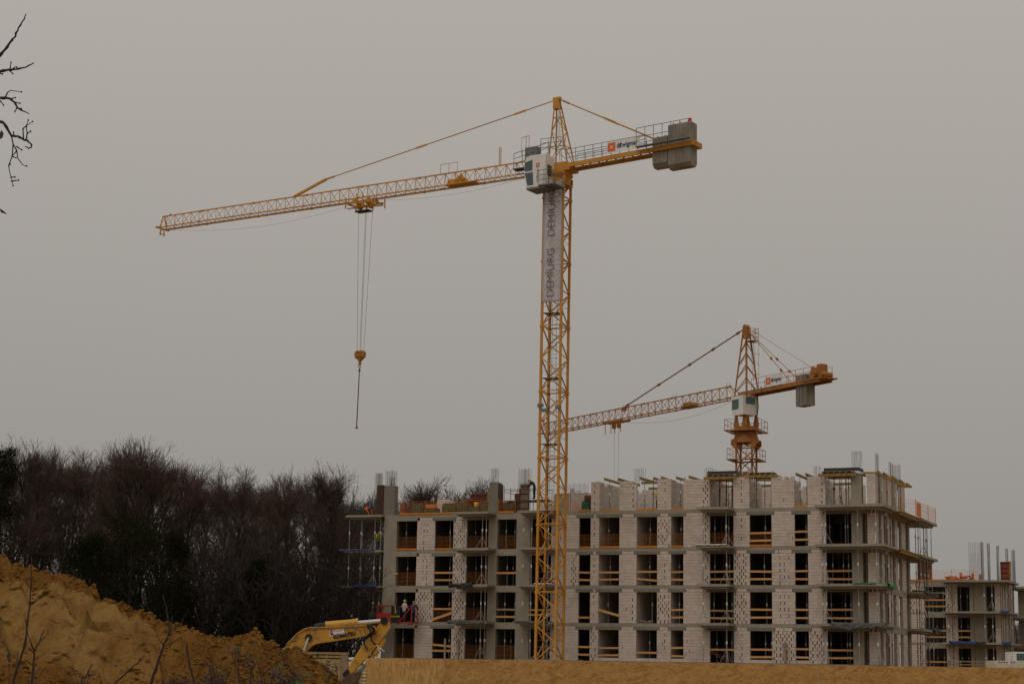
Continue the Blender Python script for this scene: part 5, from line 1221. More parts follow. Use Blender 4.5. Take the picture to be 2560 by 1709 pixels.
# ------------------------------------------------------------------ board stacks behind the excavator
def stack(label, px0, px1, py_top, Y, layers, seed):
    r = random.Random(seed); p0, p1 = at(px0, py_top, Y), at(px1, py_top, Y); L = p1.x-p0.x; top = p0.z
    o = thing('board_stack', label, 'boards', (p0.x, Y, 0)); k = 0; z = top
    while z > .15 and k < layers:
        for j in range(2):
            link('board', MB().box((0,0,0),(L+r.uniform(-.06,.1),.55,.10)).mesh('board', M['beam']), o, (r.uniform(-.08,.06), j*.6, z-.10))
        if k % 1 == 0:
            for t in (.12, .5, .86): MB().box((L*t-.04,.03,z-.148),(L*t+.04,1.1,z-.102)).build('spacer', M['oldplank'], o)
        z -= .15; k += 1
    MB().box((L-.25,-.03,z+.02),(L+.02,-.004,top-.12)).build('end_board', M['oldplank'], o)
    return o
stack('tall stack of yellow-edged formwork boards under the excavator boom', 768, 868, 1628, 84.0, 16, 3)
stack('lower stack of formwork boards between excavator bucket and fence', 884, 960, 1672, 82.0, 12, 4)
tag(MB().box((0,0,0),(.9,.5,.12)).box((.05,.05,-1.2),(.15,.45,0)).box((.75,.05,-1.2),(.85,.45,0)).build('trestle', M['signwhite'], None, loc=at(870,1648,90)), 'white topped trestle behind the excavator stick', 'trestle')

# ------------------------------------------------------------------ people
def person(label, loc, rz, joints, cols, helmet, facing_tilt=0.0, scale=1.0, pname='person'):
    """one continuous skinned body; cols maps part -> material key"""
    J_ = dict(pelvis=(0,0,.95), spine=(0,0,1.18), chest=(0,0,1.38), neck=(0,-.01,1.52), head=(0,-.03,1.63), crown=(0,-.03,1.72),
              lsh=(.19,0,1.42), lel=(.25,.03,1.14), lwr=(.26,-.06,.90), rsh=(-.19,0,1.42), rel=(-.25,.03,1.14), rwr=(-.26,-.06,.90),
              lhip=(.10,0,.90), lkn=(.11,-.02,.50), lan=(.11,.02,.09), lto=(.12,-.17,.05), rhip=(-.10,0,.90), rkn=(-.11,-.02,.50), ran=(-.11,.02,.09), rto=(-.12,-.17,.05))
    J_.update(joints)
    Rr = dict(pelvis=.15, spine=.145, chest=.165, neck=.062, head=.10, crown=.085, lsh=.085, lel=.055, lwr=.04, lhip=.10, lkn=.072, lan=.05, lto=.04)
    for k in list(Rr):
        if k[0] == 'l': Rr['r'+k[1:]] = Rr[k]
    E_ = [('pelvis','spine'),('spine','chest'),('chest','neck'),('neck','head'),('head','crown'),('chest','lsh'),('lsh','lel'),('lel','lwr'),('chest','rsh'),('rsh','rel'),('rel','rwr'),('pelvis','lhip'),('lhip','lkn'),('lkn','lan'),('lan','lto'),('pelvis','rhip'),('rhip','rkn'),('rkn','ran'),('ran','rto')]
    ks = list(J_); me = bpy.data.meshes.new('body'); me.from_pydata([J_[k] for k in ks], [(ks.index(a), ks.index(b)) for a, b in E_], [])
    o = bpy.data.objects.new('body', me); col.objects.link(o)
    md = o.modifiers.new('skin', 'SKIN')
    if not me.skin_vertices: me.attributes.new  # layer is created with the modifier below
    if not me.skin_vertices:
        bm = bmesh.new(); bm.from_mesh(me); bm.verts.layers.skin.verify(); bm.to_mesh(me); bm.free()
    for i, k in enumerate(ks):
        sv = me.skin_vertices[0].data[i]; sv.radius = (Rr[k]*(1.15 if k in ('chest','pelvis','spine') else 1), Rr[k]*(.75 if k in ('chest','spine') else 1)); sv.use_root = (k == 'pelvis')
    s_ = o.modifiers.new('sub', 'SUBSURF'); s_.levels = 1; s_.render_levels = 1
    dg = bpy.context.evaluated_depsgraph_get(); dg.update()
    bm2 = bpy.data.meshes.new_from_object(o.evaluated_get(dg)); bpy.data.objects.remove(o)
    bm = bmesh.new(); bm.from_mesh(bm2)
    # five separate fingers per hand, nose and ears
    def tube_bm(pts, rs):
        t = MB().tube(pts, rs, 5); vs_ = [bm.verts.new(v) for v in t.v]
        for f in t.f:
            try: bm.faces.new([vs_[i] for i in f])
            except ValueError: pass
    for sd in 'lr':
        w_, el = V(J_[sd+'wr']), V(J_[sd+'el']); d = (w_-el).normalized(); x = d.cross(V((0,1,.2))).normalized(); y = d.cross(x)
        for i in range(4):
            b = w_ + d*.09 + x*(-.03+.02*i); L = (.065,.075,.07,.055)[i]; tube_bm([w_+d*.02+x*(-.02+.014*i), b, b+d*L*.6-y*.012, b+d*L*.85-y*.04], [.016,.010,.009,.007])
        tube_bm([w_+d*.03-x*.03, w_+d*.06-x*.06, w_+d*.10-x*.065-y*.02], [.014,.011,.008])
    hd = V(J_['head']); ax = (V(J_['crown'])-V(J_['neck'])).normalized(); fw = V((0,-1,0)); fw = (fw-ax*fw.dot(ax)).normalized(); sd_ = ax.cross(fw)
    tube_bm([hd+fw*.09+ax*.02, hd+fw*.125-ax*.01, hd+fw*.09-ax*.025], [.012,.018,.012])
    for s in (-1, 1): tube_bm([hd+sd_*.085*s-ax*.02, hd+sd_*.115*s+ax*.03], [.02,.018])
    fm = bpy.data.meshes.new('body'); bm.to_mesh(fm); bm.free()
    slots = ['skin'] + sorted(set(cols.values())); slots = list(dict.fromkeys(slots))
    for sname in slots: fm.materials.append(M[sname])
    seg = dict(torso=[('pelvis','spine'),('spine','chest'),('chest','lsh'),('chest','rsh')], arms=[('lsh','lel'),('rsh','rel')], fore=[('lel','lwr'),('rel','rwr')], legs=[('lhip','lkn'),('rhip','rkn'),('lkn','lan'),('rkn','ran'),('pelvis','lhip'),('pelvis','rhip')], feet=[('lan','lto'),('ran','rto')], head=[('neck','head'),('head','crown')])
    def dseg(p, a, b):
        a, b = V(J_[a]), V(J_[b]); d = b-a; t = max(0, min(1, (p-a).dot(d)/max(1e-9, d.length_squared))); return (p-a-d*t).length
    for f in fm.polygons:
        best = min(((dseg(f.center, a, b) - (.05 if k == 'torso' else 0), k) for k, l in seg.items() for a, b in l))[1]
        f.material_index = slots.index(cols.get(best, 'skin')); f.use_smooth = True
        if best == 'fore' and min((f.center-V(J_[q])).length for q in ('lwr','rwr')) < .05: f.material_index = 0
    root = thing(pname, label, 'person', loc, rz); root.scale = (scale,)*3
    link('body', fm, root)
    hm = MB(); c = hd + ax*.045; rings = []
    hm.tube([c+ax*-.005, c+ax*.03, c+ax*.075, c+ax*.105, c+ax*.115], [.135,.132,.11,.065,.01], 12); hm.obox(c+fw*.12+ax*.0, fw*.06, sd_*.085, ax*.008)
    link('helmet', hm.mesh('helmet', M[helmet], True), root)
    ey = MB()
    for s in (-1, 1): ey.cbox(tuple(hd+fw*.102+sd_*.035*s+ax*.012), (.018,.012,.012))
    link('eyes', ey.mesh('eyes', M['black']), root)
    return root
# kneeling, bent forward, orange jacket
person('crouching worker in orange jacket on the left end roof slab', fp(-13.25,.0,R4+.03), TH+1.25, dict(pelvis=(0,.05,.42), spine=(0,-.12,.58), chest=(0,-.32,.66), neck=(0,-.45,.66), head=(0,-.55,.64), crown=(0,-.63,.66), lsh=(.19,-.33,.62), lel=(.24,-.5,.42), lwr=(.2,-.62,.2), rsh=(-.19,-.33,.62), rel=(-.24,-.45,.38), rwr=(-.2,-.62,.16), lhip=(.1,.05,.40), lkn=(.13,-.25,.14), lan=(.12,.15,.08), lto=(.12,.12,.03), rhip=(-.1,.05,.40), rkn=(-.13,-.3,.45), ran=(-.13,-.12,.08), rto=(-.13,-.3,.05)), dict(torso='orangevest', arms='orangevest', fore='orangevest', legs='greencloth', feet='boots'), 'hblue')
# worker on the scaffold, leaning over the rebar column
person('worker in dark overalls and yellow helmet leaning over the rebar cage', fp(2.15,.15,R4+1.08), TH-1.5, dict(pelvis=(0,.08,.95), spine=(0,-.02,1.18), chest=(0,-.2,1.38), neck=(0,-.33,1.47), head=(0,-.44,1.53), crown=(0,-.48,1.62), lsh=(.19,-.22,1.4), lel=(.25,-.4,1.15), lwr=(.18,-.6,1.02), rsh=(-.19,-.22,1.4), rel=(-.25,-.42,1.18), rwr=(-.16,-.62,1.0)), dict(torso='darkcloth', arms='darkcloth', fore='darkcloth', legs='darkcloth', feet='boots'), 'hyellow')
wk = person('worker in yellow-green vest and blue helmet in the open top storey', fp(12.38,1.3,R4+.01), TH+.3, dict(lel=(.27,-.05,1.14), lwr=(.2,-.28,1.1), rel=(-.27,-.05,1.14), rwr=(-.15,-.3,1.15)), dict(torso='greenvest', arms='greenvest', fore='skin', legs='trousers', feet='boots'), 'hblue')
# hi-vis bands on the climber
person('worker in green vest among the props on left end balcony, fourth storey', fp(-12.35,.7,FL[3]+.03), TH+1.0, dict(spine=(0,-.05,1.16), chest=(0,-.16,1.32), neck=(0,-.24,1.42), head=(0,-.33,1.48), crown=(0,-.36,1.57), lsh=(.19,-.16,1.33), rsh=(-.19,-.16,1.33), lwr=(.15,-.5,.95), lel=(.25,-.25,1.05), rwr=(-.15,-.5,.95), rel=(-.25,-.25,1.05)), dict(torso='greenvest', arms='greenvest', fore='darkcloth', legs='trousers', feet='boots'), 'hdim')

# ------------------------------------------------------------------ boom lift with red basket
LV = -1.7
def lf(px, py, v=LV): u, z = fu(px, py, v); return fp(u, v, z)
u0, zt = fu(941, 1512, LV); u1, _ = fu(1030, 1512, LV); _, zb = fu(985, 1556, LV)
W_ = u1-u0; H_ = zt-zb
lift = thing('boom_lift', 'red boom lift basket with two workers near the left end of the facade', 'lift', fp(u0, LV, zb), TH)
LR = M['liftred']
MB().box((0,0,0),(W_,1.1,.10)).build('basket_floor', LR, lift)
for x, w2 in ((0,.07),(.42*W_,.09),(.36*W_/2,.05),(W_-.07,.07)):
    MB().box((x,-.02,.1),(x+w2,.05,H_)).build('basket_post', LR, lift)
for x in (0, W_-.07): MB().box((x,1.05,.1),(x+.07,1.11,H_)).build('basket_post', LR, lift)
MB().box((-.01,-.03,H_-.07),(W_*.46,.05,H_)).box((-.01,1.06,H_-.07),(W_+.01,1.12,H_)).box((-.01,.0,H_-.07),(.05,1.1,H_)).box((W_-.05,.0,H_-.07),(W_+.01,1.1,H_)).build('basket_rail', LR, lift)
MB().box((.03,-.012,.1),(W_*.40,.012,H_*.56)).build('basket_panel', LR, lift)
MB().bar((W_*.66,-.05,.12),(W_*.97,-.05,H_*.84),.06).build('basket_brace', LR, lift)
sg_ = MB().box((W_*.43,-.06,.06),(W_*.68,-.035,H_*.98)).build('advert_cloth', M['black'], lift)
text_mesh('lettering', 'STELMAN', .2, M['yellowink'], sg_, V((W_*.555,-.066,H_*.37)), V((1,0,0)), UZ, fit=(W_*.235,.13))
text_mesh('lettering', 'S', .2, M['yellowink'], sg_, V((W_*.555,-.066,H_*.65)), V((1,0,0)), UZ, fit=(.12,.27), bold=.004)
MB().tube([(W_*.53,-.07,H_),(W_*.545,-.075,H_*.8),(W_*.555,-.07,H_*.72)], .02, 5).build('yellow_strap', M['yellowink'], sg_)
for x in (.3,.6,.9,.98): MB().box((W_*x-.05,.1,-.14),(W_*x+.03,.25,0)).build('basket_foot', LR, lift)
MB().bar((.1,.5,-.02),(-.3,.5,-.35),.16).bar((-.2,.5,-.3),(-6.4,.6,-1.9),.2).build('boom_arm', LR, lift)
zg = GZ - zb
MB().box((-8.2,-.2,zg+.35),(-6.0,1.5,zg+1.1)).build('chassis', LR, lift)
for x in (-7.8,-6.3):
    for y in (-.35,1.4): MB().tube([(x,y,zg+.35),(x,y+.3,zg+.35)], .38, 16).build('wheel', M['black'], lift)
bc = fp(u0, LV, zb)
person('worker in pale striped shirt and lime helmet standing in the red basket', bc + E1*(W_*.72) + NN*.45 + UZ*.1, TH+math.pi*.9, dict(lel=(.3,.0,1.15), lwr=(.22,-.25,1.05), rel=(-.3,0,1.15), rwr=(-.2,-.28,1.08)), dict(torso='stripe', arms='stripe', fore='stripe', legs='darkcloth', feet='boots'), 'hgreen')
person('worker in dark blue behind the striped one in the red basket', bc + E1*(W_*.92) + NN*.85 + UZ*.1, TH+math.pi, dict(lel=(.28,-.1,1.15), lwr=(.15,-.35,1.1), rel=(-.28,-.1,1.15), rwr=(-.15,-.35,1.1)), dict(torso='bluecloth', arms='bluecloth', fore='bluecloth', legs='darkcloth', feet='boots'), 'hdim', scale=.96)

# ------------------------------------------------------------------ cream truck at the right edge
TY = 120.0
t0 = at(2487, 1668, TY)
tr_ = thing('dump_truck', 'cream flatbed truck behind the fence at the right edge', 'truck', (t0.x, TY, GZ))
zb_ = at(2500,1650,TY).z - GZ; zc_ = at(2545,1628,TY).z - GZ
MB().box((0,0,-.1),(4.6,.06,zb_)).box((0,2.2,-.1),(4.6,2.26,zb_)).box((0,.06,-.1),(.06,2.2,zb_)).box((0,.06,-.15),(4.6,2.2,-.05)).build('load_bed', M['cream'], tr_)
for i in range(12): MB().box((i*.36+.05,-.03,-.1),(i*.36+.1,-.001,zb_*.7)).build('bed_rib', M['cream'], tr_)
for i in range(7): MB().box((.25+i*.16,-.012,zb_-.14),(.33+i*.16,-.001,zb_-.07)).build('bed_slot', M['black'], tr_)
cbx = at(2535,1640,TY).x - t0.x
o = MB().box((cbx,.2,zb_-.3),(cbx+2.0,2.1,zc_)).build('cab', M['white'], tr_)
MB().box((cbx+.22,.17,zb_+.05),(cbx+1.8,.2,zc_-.1)).build('cab_window', M['glass'], o)
MB().tube([(cbx-.35,-.1,zb_-.3),(cbx-.35,-.1,zb_+.25),(cbx-.28,-.1,zb_+.36),(cbx-.18,-.1,zb_+.3)], .04, 6).build('strap_hook', M['signwhite'], tr_)
for x in (1.0, 2.0, 4.9): MB().tube([(x,.0,-.6),(x,.4,-.6)], .48, 16).build('wheel', M['black'], tr_)
MB().box((-.1,.3,-.5),(6.3,1.9,-.16)).build('chassis', M['black'], tr_)
g0, g1 = at(2370,1652,150), at(2492,1653,150)
o = thing('site_barrier', 'low weathered timber barrier before the farther block', 'barrier', (g0.x,150,GZ))
for h_ in (.25,.0): MB().bar((0,0,g0.z-GZ-h_),(g1.x-g0.x,0,g1.z-GZ-h_),.05,.09).build('barrier_rail', M['oldplank'], o)
for i in range(5): x = (g1.x-g0.x)*i/4; MB().bar((x,0,0),(x,0,g0.z-GZ+.1),.08).build('barrier_post', M['oldplank'], o)

# ------------------------------------------------------------------ sand mound
PROF = [(-420,1330),(-150,1352),(0,1385),(30,1399),(60,1408),(80,1414),(110,1430),(140,1435),(165,1437),(190,1450),(230,1465),(243,1480),(252,1502),(275,1500),(300,1506),(328,1519),(360,1523),(368,1534),(400,1550),(430,1559),(460,1556),(480,1574),(520,1585),(560,1595),(590,1591),(612,1588),(628,1579),(640,1576),(650,1584),(665,1600),(690,1617),(715,1619),(742,1618),(765,1636),(800,1660),(840,1690),(880,1722),(930,1765),(1000,1815),(1080,1850)]
RY = 52.0
ridge = [(at(x, y, RY).x, at(x, y, RY).z) for x, y in PROF]
def ridge_z(x):
    if x <= ridge[0][0]: return ridge[0][1]
    for (x0, z0), (x1, z1) in zip(ridge, ridge[1:]):
        if x <= x1: t = (x-x0)/(x1-x0); return z0+(z1-z0)*t
    return 0.0
m = MB(); X0, X1, NX = -19.0, -1.6, 560; NYF, NYB = 290, 30; dry = []
def lerp_prof(t, pts):
    for (a0, b0), (a1, b1) in zip(pts, pts[1:]):
        if t <= a1: return b0+(b1-b0)*(t-a0)/(a1-a0)
    return pts[-1][1]
CUT = [(0,1),(.06,.955),(.12,.90),(.30,.60),(.42,.44),(.60,.27),(1,0)]
for j in range(NYF+NYB):
    for i in range(NX):
        x = X0+(X1-X0)*i/(NX-1); rz_ = max(.0, ridge_z(x)); dm = 0.0
        if j < NYF:
            t = (1 - j/(NYF-1))**1.25             # 1 at foot, 0 at ridge; rows crowd towards the ridge
            steep = max(0, min(1, (-8.2-x)/1.6)); run = rz_*1.55 + 1.2
            w0 = noise.noise(V((x*.45, 2.2, .4)))*.06
            prof = (1-t)*(1-steep) + steep*lerp_prof(max(0, min(1, t+w0*min(1, t*8))), CUT)
            y = RY - run*t; z = rz_*prof
            n1 = noise.noise(V((x*.6, y*.6, 1.3))); n2 = noise.noise(V((x*1.8, y*1.8, z*.8))); n3 = noise.noise(V((x*4.8, y*4.8, 7))); n4 = noise.noise(V((x*10, y*10, z*9)))
            n5 = noise.ridged_multi_fractal(V((x*1.5, y*1.3, z*1.2)), .9, 2.2, 5, 1.0, 2.0)-1.2
            gul = abs(noise.noise(V((x*1.5+.3*y, y*.22, 4)))); crack = max(0, .07-abs(noise.noise(V((x*.8+.6*z, y*.5, 9.5)))))/.07
            amp = min(1, t*7)*.92+.08
            face = steep*max(0, min(1, (t-.08)/.06))*max(0, min(1, (.5-t)/.12))      # the smooth cut face
            rough = 1-.55*face
            z += amp*(.5*n1 + .30*n2*rough - .38*gul*rough) + (.14*n3 + .10*n4)*rough*min(1, .45+amp) + .20*n5*rough*min(1, .35+amp) - amp*.30*crack*(.4+.6*face) + rnd.uniform(-.014,.014)*rough
            y += .35*face*(n2+.5*n3) + .25*amp*n1
            dm = face*(.62+.4*n1)
        else:
            t = (j-NYF+1)/NYB; y = RY + (rz_*1.5+.5)*t; z = rz_*(1-t) + .2*noise.noise(V((x*.7, y*.7, 2)))*t
        m.v.append((x, y, max(-.05, z))); dry.append(dm)
for j in range(NYF+NYB-1):
    for i in range(NX-1): a = j*NX+i; m.face(a, a+1, a+1+NX, a+NX)
mound = thing('sand_mound', 'long heap of yellow-brown excavated sand along the lower left', 'sand heap', (0, 0, 0))
md_ = m.build('heap', M['sand'], mound, False)
da = md_.data.attributes.new('dry', 'FLOAT', 'POINT'); da.data.foreach_set('value', dry)
# loose clods lying on the slope
ico = [(0,0,1),(.89,0,.45),(.28,.85,.45),(-.72,.53,.45),(-.72,-.53,.45),(.28,-.85,.45),(.72,.53,-.45),(-.28,.85,-.45),(-.89,0,-.45),(-.28,-.85,-.45),(.72,-.53,-.45),(0,0,-1)]
icf = [(0,1,2),(0,2,3),(0,3,4),(0,4,5),(0,5,1),(1,6,2),(2,7,3),(3,8,4),(4,9,5),(5,10,1),(2,6,7),(3,7,8),(4,8,9),(5,9,10),(1,10,6),(11,7,6),(11,8,7),(11,9,8),(11,10,9),(11,6,10)]
cm_ = MB(); k = 0
while k < 4200:
    j, i = int(NYF*rnd.random()), rnd.randrange(NX); vi = j*NX+i; p = V(m.v[vi])
    if p.z < 1.1 or rnd.random() < dry[vi]*1.3: continue
    k += 1; s_ = .016+.075*rnd.random()**4; i0 = len(cm_.v); ax = (rnd.uniform(.7,1.4), rnd.uniform(.7,1.3), rnd.uniform(.5,.9))
    for q in ico: f = s_*rnd.uniform(.75,1.25); cm_.v.append((p.x+q[0]*f*ax[0], p.y+q[1]*f*ax[1], p.z+q[2]*f*ax[2]+s_*.2))
    for f in icf: cm_.face(*[i0+q for q in f])
tag(cm_.build('clods', M['sand'], mound), kind='stuff')
# ------------------------------------------------------------------ OSB hoarding
FYL, FYR = 12.35, 12.1
pL, pR = at(918, 1643, FYL), at(2987, 1675, FYR-.06)
fence = thing('board_fence', 'hoarding fence of orange-brown strand boards along the lower right', 'fence', (pL.x, pL.y, 0))
def ft(px): return (at(px, 1660, 12.2).x - pL.x)
fd = V((pR.x-pL.x, pR.y-pL.y, 0)); FLn = fd.length; fd.normalize(); fnn = V((fd.y, -fd.x, 0))
fzt = lambda s: pL.z + (pR.z-pL.z)*s/FLn
cuts = [0, ft(1107), ft(2047), ft(2987)]
for r_, (za, zb2) in enumerate(((.72, None), (-.02, .712))):
    for i in range(3):
        s0, s1 = cuts[i]+(.004 if i else 0), cuts[i+1]-.004; th = .018
        z0 = za; zA, zB = (fzt(s0), fzt(s1)) if zb2 is None else (zb2, zb2)
        off = fnn*(.006 if i == 0 else 0.0)
        p = [fd*s0+V((0,0,z0))+off, fd*s1+V((0,0,z0))+off, fd*s1+V((0,0,zB))+off, fd*s0+V((0,0,zA))+off]
        MB().prism([q for q in p], -fnn*th).build('strand_board', M['osbv' if i == 0 else 'osb'], fence)
for s in [cuts[0]+.05, cuts[1]+.0, (cuts[1]+cuts[2])/2, cuts[2], (cuts[2]+cuts[3])/2, cuts[3]-.05]:
    MB().obox(fd*s - fnn*.075 + UZ*.9, fd*.04, fnn*.05, UZ*.92).build('fence_post', M['oldplank'], fence)
for z in (.3, 1.6): MB().bar(fd*.02-fnn*.16+UZ*z, fd*(FLn-.02)-fnn*.16+UZ*z, .05, .1).build('fence_rail', M['oldplank'], fence)
# ------------------------------------------------------------------ bare trees
def seg3(vs_, fs_, p, q, r0, r1, n=3):
    d = (q-p); 
    if d.length < 1e-5: return
    d.normalize(); x = d.orthogonal().normalized(); y = d.cross(x); i = len(vs_)
    for c, r in ((p, r0), (q, r1)):
        for k in range(n): a = 2*math.pi*k/n; vs_.append((c.x+(x.x*math.cos(a)+y.x*math.sin(a))*r, c.y+(x.y*math.cos(a)+y.y*math.sin(a))*r, c.z+(x.z*math.cos(a)+y.z*math.sin(a))*r))
    for k in range(n): fs_.append((i+k, i+(k+1) % n, i+n+(k+1) % n, i+n+k))
def gen_tree(seed, h=22.0, spread=.42, crown0=.30, dens=1.0, rmin=.011, upright=.5, levels=4, div=.42):
    r = random.Random(seed); tv, tf, cv, cf = [], [], [], []
    def rv(): return V((r.gauss(0,1), r.gauss(0,1), r.gauss(0,1)))
    def branch(p, d, L, rad, lev):
        n = (8, 6, 4, 3, 2)[min(lev, 4)]; st = L/n; pts = []
        for i in range(n):
            d = (d + rv()*(.075 if lev else .03) + V((0,0,1))*(.075*upright if lev else .02)).normalized()
            rm = rmin*(1 if lev > 3 else 1.35); q = p + d*st; r1 = max(rm, rad*(1-(i+1)/n*.6)); r0 = max(rm, rad*(1-i/n*.6))
            if lev <= 1: seg3(tv, tf, p, q, r0, r1, 5 if lev else 6)
            else: seg3(cv, cf, p, q, r0, r1, 3)
            p = q; pts.append((p, d, r1, (i+1)/n))
        if lev >= levels: return
        if lev == 0:
            for (q, dd, rr, t) in pts:
                if t < crown0: continue
                for k in range(r.choice((2,2,3))):
                    a = r.uniform(0, 6.283); el = r.uniform(.5, 1.05)*(1-.3*t)
                    o = V((math.cos(a)*math.sin(el), math.sin(a)*math.sin(el), math.cos(el)))
                    branch(q - dd*r.uniform(0, st), o, h*spread*r.uniform(.6, 1.0)*(1.15-.6*t), rr*.62, 1)
            for k in range(5): branch(p, (d+rv()*.38).normalized(), h*r.uniform(.11,.17), pts[-1][2]*.6, 1)
        else:
            for k in range(int({1: 8, 2: 7, 3: 5}[lev]*dens + r.random())):
                q, dd, rr, t = pts[min(len(pts)-1, int(r.uniform(.2, 1.0)*len(pts)))]
                o = (dd + rv()*div).normalized(); o = (o + V((0,0,1))*upright*.30).normalized()
                branch(q - dd*st*r.random(), o, L*r.uniform(.36, .6) + (.5 if lev == 3 else 0), rr*.6, lev+1)
    branch(V((0,0,-.5)), V((r.uniform(-.04,.04),0,1)).normalized(), h*.72, h*.0105, 0)
    return tv, tf, cv, cf
def tree_mesh(seed, tm, cm, **k):
    tv, tf, cv, cf = gen_tree(seed, **k)
    a = bpy.data.meshes.new('trunk'); a.from_pydata(tv, [], tf); a.materials.append(tm)
    b = bpy.data.meshes.new('crown'); b.from_pydata(cv, [], cf); b.materials.append(cm)
    zs = sorted(v[2] for v in cv); return a, b, zs[int(len(zs)*.9995)]
TM = []
for i, kw in enumerate([dict(spread=.40, upright=.40, crown0=.42), dict(spread=.42, upright=.32, crown0=.35), dict(spread=.34, upright=.55, crown0=.5), dict(spread=.42, upright=.28, crown0=.45, div=.48), dict(spread=.38, upright=.45, crown0=.3)]):
    TM.append(tree_mesh(11+i, M['bark'], M['twig'], h=22.0, dens=.84, rmin=.0095, **kw))
print('tree segs', [(len(t[1].polygons)//3, t[2]) for t in TM])
def put_tree(k, x, y, z, h, rz, label, group=None, tm=TM):
    o = thing('bare_tree', label, 'tree', (x, y, z), rz, group); s = h/tm[k][2]; o.scale = (s*rnd.uniform(.92,1.1), s*rnd.uniform(.92,1.1), s)
    link('trunk', tm[k][0], o); link('crown', tm[k][1], o); return o
# front row follows the skyline of the wood: (px, py of the top, depth)
front = [(-60,1085,165),(30,1086,160),(105,1114,166),(180,1112,161),(285,1090,158),(355,1102,164),(425,1118,160),(495,1166,166),(590,1155,160),(660,1178,168),(735,1165,162),(800,1150,168),(850,1198,178)]
for i, (px, py, Y) in enumerate(front):
    p = at(px, py, Y); put_tree(i % 5, p.x, Y, 1.8, p.z-1.8, rnd.uniform(0,6.28), f"{ORD[i]} bare tree from the left in the front row of the wood", 'trees in the dark wood')
n = 0
for row, (Y, npx, dy) in enumerate(((177,13,12),(194,12,26))):
    for i in range(npx):
        px = -110 + (970)*i/(npx-1) + rnd.uniform(-18,18); py = None
        for a, b in zip(front, front[1:]):
            if a[0] <= px <= b[0]: t = (px-a[0])/(b[0]-a[0]); py = a[1]+(b[1]-a[1])*t
        if py is None: py = 1090 if px < 0 else 1215
        p = at(px, py+dy+rnd.uniform(0,25), Y); put_tree(rnd.randrange(5), p.x, Y, 2.0, p.z-2.0, rnd.uniform(0,6.28), 'bare tree standing deeper in the dark wood, behind its front row', 'trees deep in the wood')
TF = [tree_mesh(41+i, M['fartwig'], M['fartwig'], h=14.0, dens=.9, rmin=.010, spread=.40, upright=.45, crown0=.15, div=.5) for i in range(2)]
for i, (px, py, Y, lab) in enumerate([(905,1228,190,'small bare tree between the wood and the left roof column'),(935,1250,205,'low bare tree directly behind the left roof column'),(1075,1222,188,'bare round tree behind the orange netting on the left roof'),(1120,1196,184,'tallest bare tree rising behind the left roof pallets'),(1178,1194,186,'bare tree behind the large red formwork'),(1215,1225,192,'bare tree just left of the second roof column'),(1010,1252,210,'low bare tree right of the left roof column')]):
    p = at(px, py, Y); o = put_tree(i % 2, p.x, Y, 1.0, p.z-1.0, rnd.uniform(0,6), lab, 'bare trees behind the roof', TF)
for i, (px, py, Y) in enumerate([(2540,1545,270),(2600,1520,265),(2650,1500,270),(2480,1590,280)]):
    p = at(px, py, Y); put_tree(i % 2, p.x, Y, 1.0, p.z-1.0, i, ['bare tree seen under the wing balcony of the farther block', 'bare tree outside the right edge of the picture', 'farthest right bare tree beyond the farther block', 'bare tree hidden behind the farther block corner'][i], 'bare trees far right', TF)
# ivy-clad evergreens in the wood
def ivy(label, px, py_top, py_bot, wpx, Y, seed):
    r = random.Random(seed); p0 = at(px, py_top, Y); p1 = at(px, py_bot, Y); H = p0.z-p1.z; Rr = wpx/FP*Y/2
    o = thing('ivy_clad_tree', label, 'tree', (p0.x, Y, 1.8)); m = MB(); zb = p1.z-1.8
    cl = [(r.gauss(0,.42)*Rr, r.gauss(0,.35)*Rr, zb + H*(r.random()**.9)) for _ in range(34)]
    for k in range(15000):
        cx, cy, cz = cl[k % 34]; fz = (cz-zb)/H; sg = Rr*.30*(1.15-.7*fz)
        pos = V((cx*(1.1-.7*fz)+r.gauss(0,sg), cy*(1.1-.7*fz)+r.gauss(0,sg), cz+r.gauss(0,sg*.8))); s = r.uniform(.04, .09)
        d = V((r.gauss(0,1), r.gauss(0,1), r.gauss(0,.6))).normalized(); x = d.orthogonal().normalized()*s; y = d.cross(x)*.8
        i = len(m.v); m.v += [tuple(pos-x), tuple(pos-y*.7), tuple(pos+x), tuple(pos+y*.7+d*s*.3)]; m.face(i, i+1, i+2, i+3)
    m.build('foliage', M['ivy'], o); MB().tube([(0,0,-1),(0,0,zb+H*.9)], [.22,.08], 6).build('trunk', M['bark'], o)
ivy('dark ivy-clad tree at the left edge of the wood', 12, 1125, 1420, 120, 152, 1)
ivy('broad dark green ivy-clad tree above the middle of the sand mound', 335, 1290, 1540, 260, 150, 2)
ivy('low ivy-clad bush left of the broad ivy tree', 225, 1350, 1500, 170, 151, 3)
ivy('slim ivy-clad trunk right of the broad ivy tree', 440, 1330, 1580, 130, 149, 4)
ivy('faint green ivy clump low in the wood near the building', 640, 1400, 1600, 120, 152, 5)
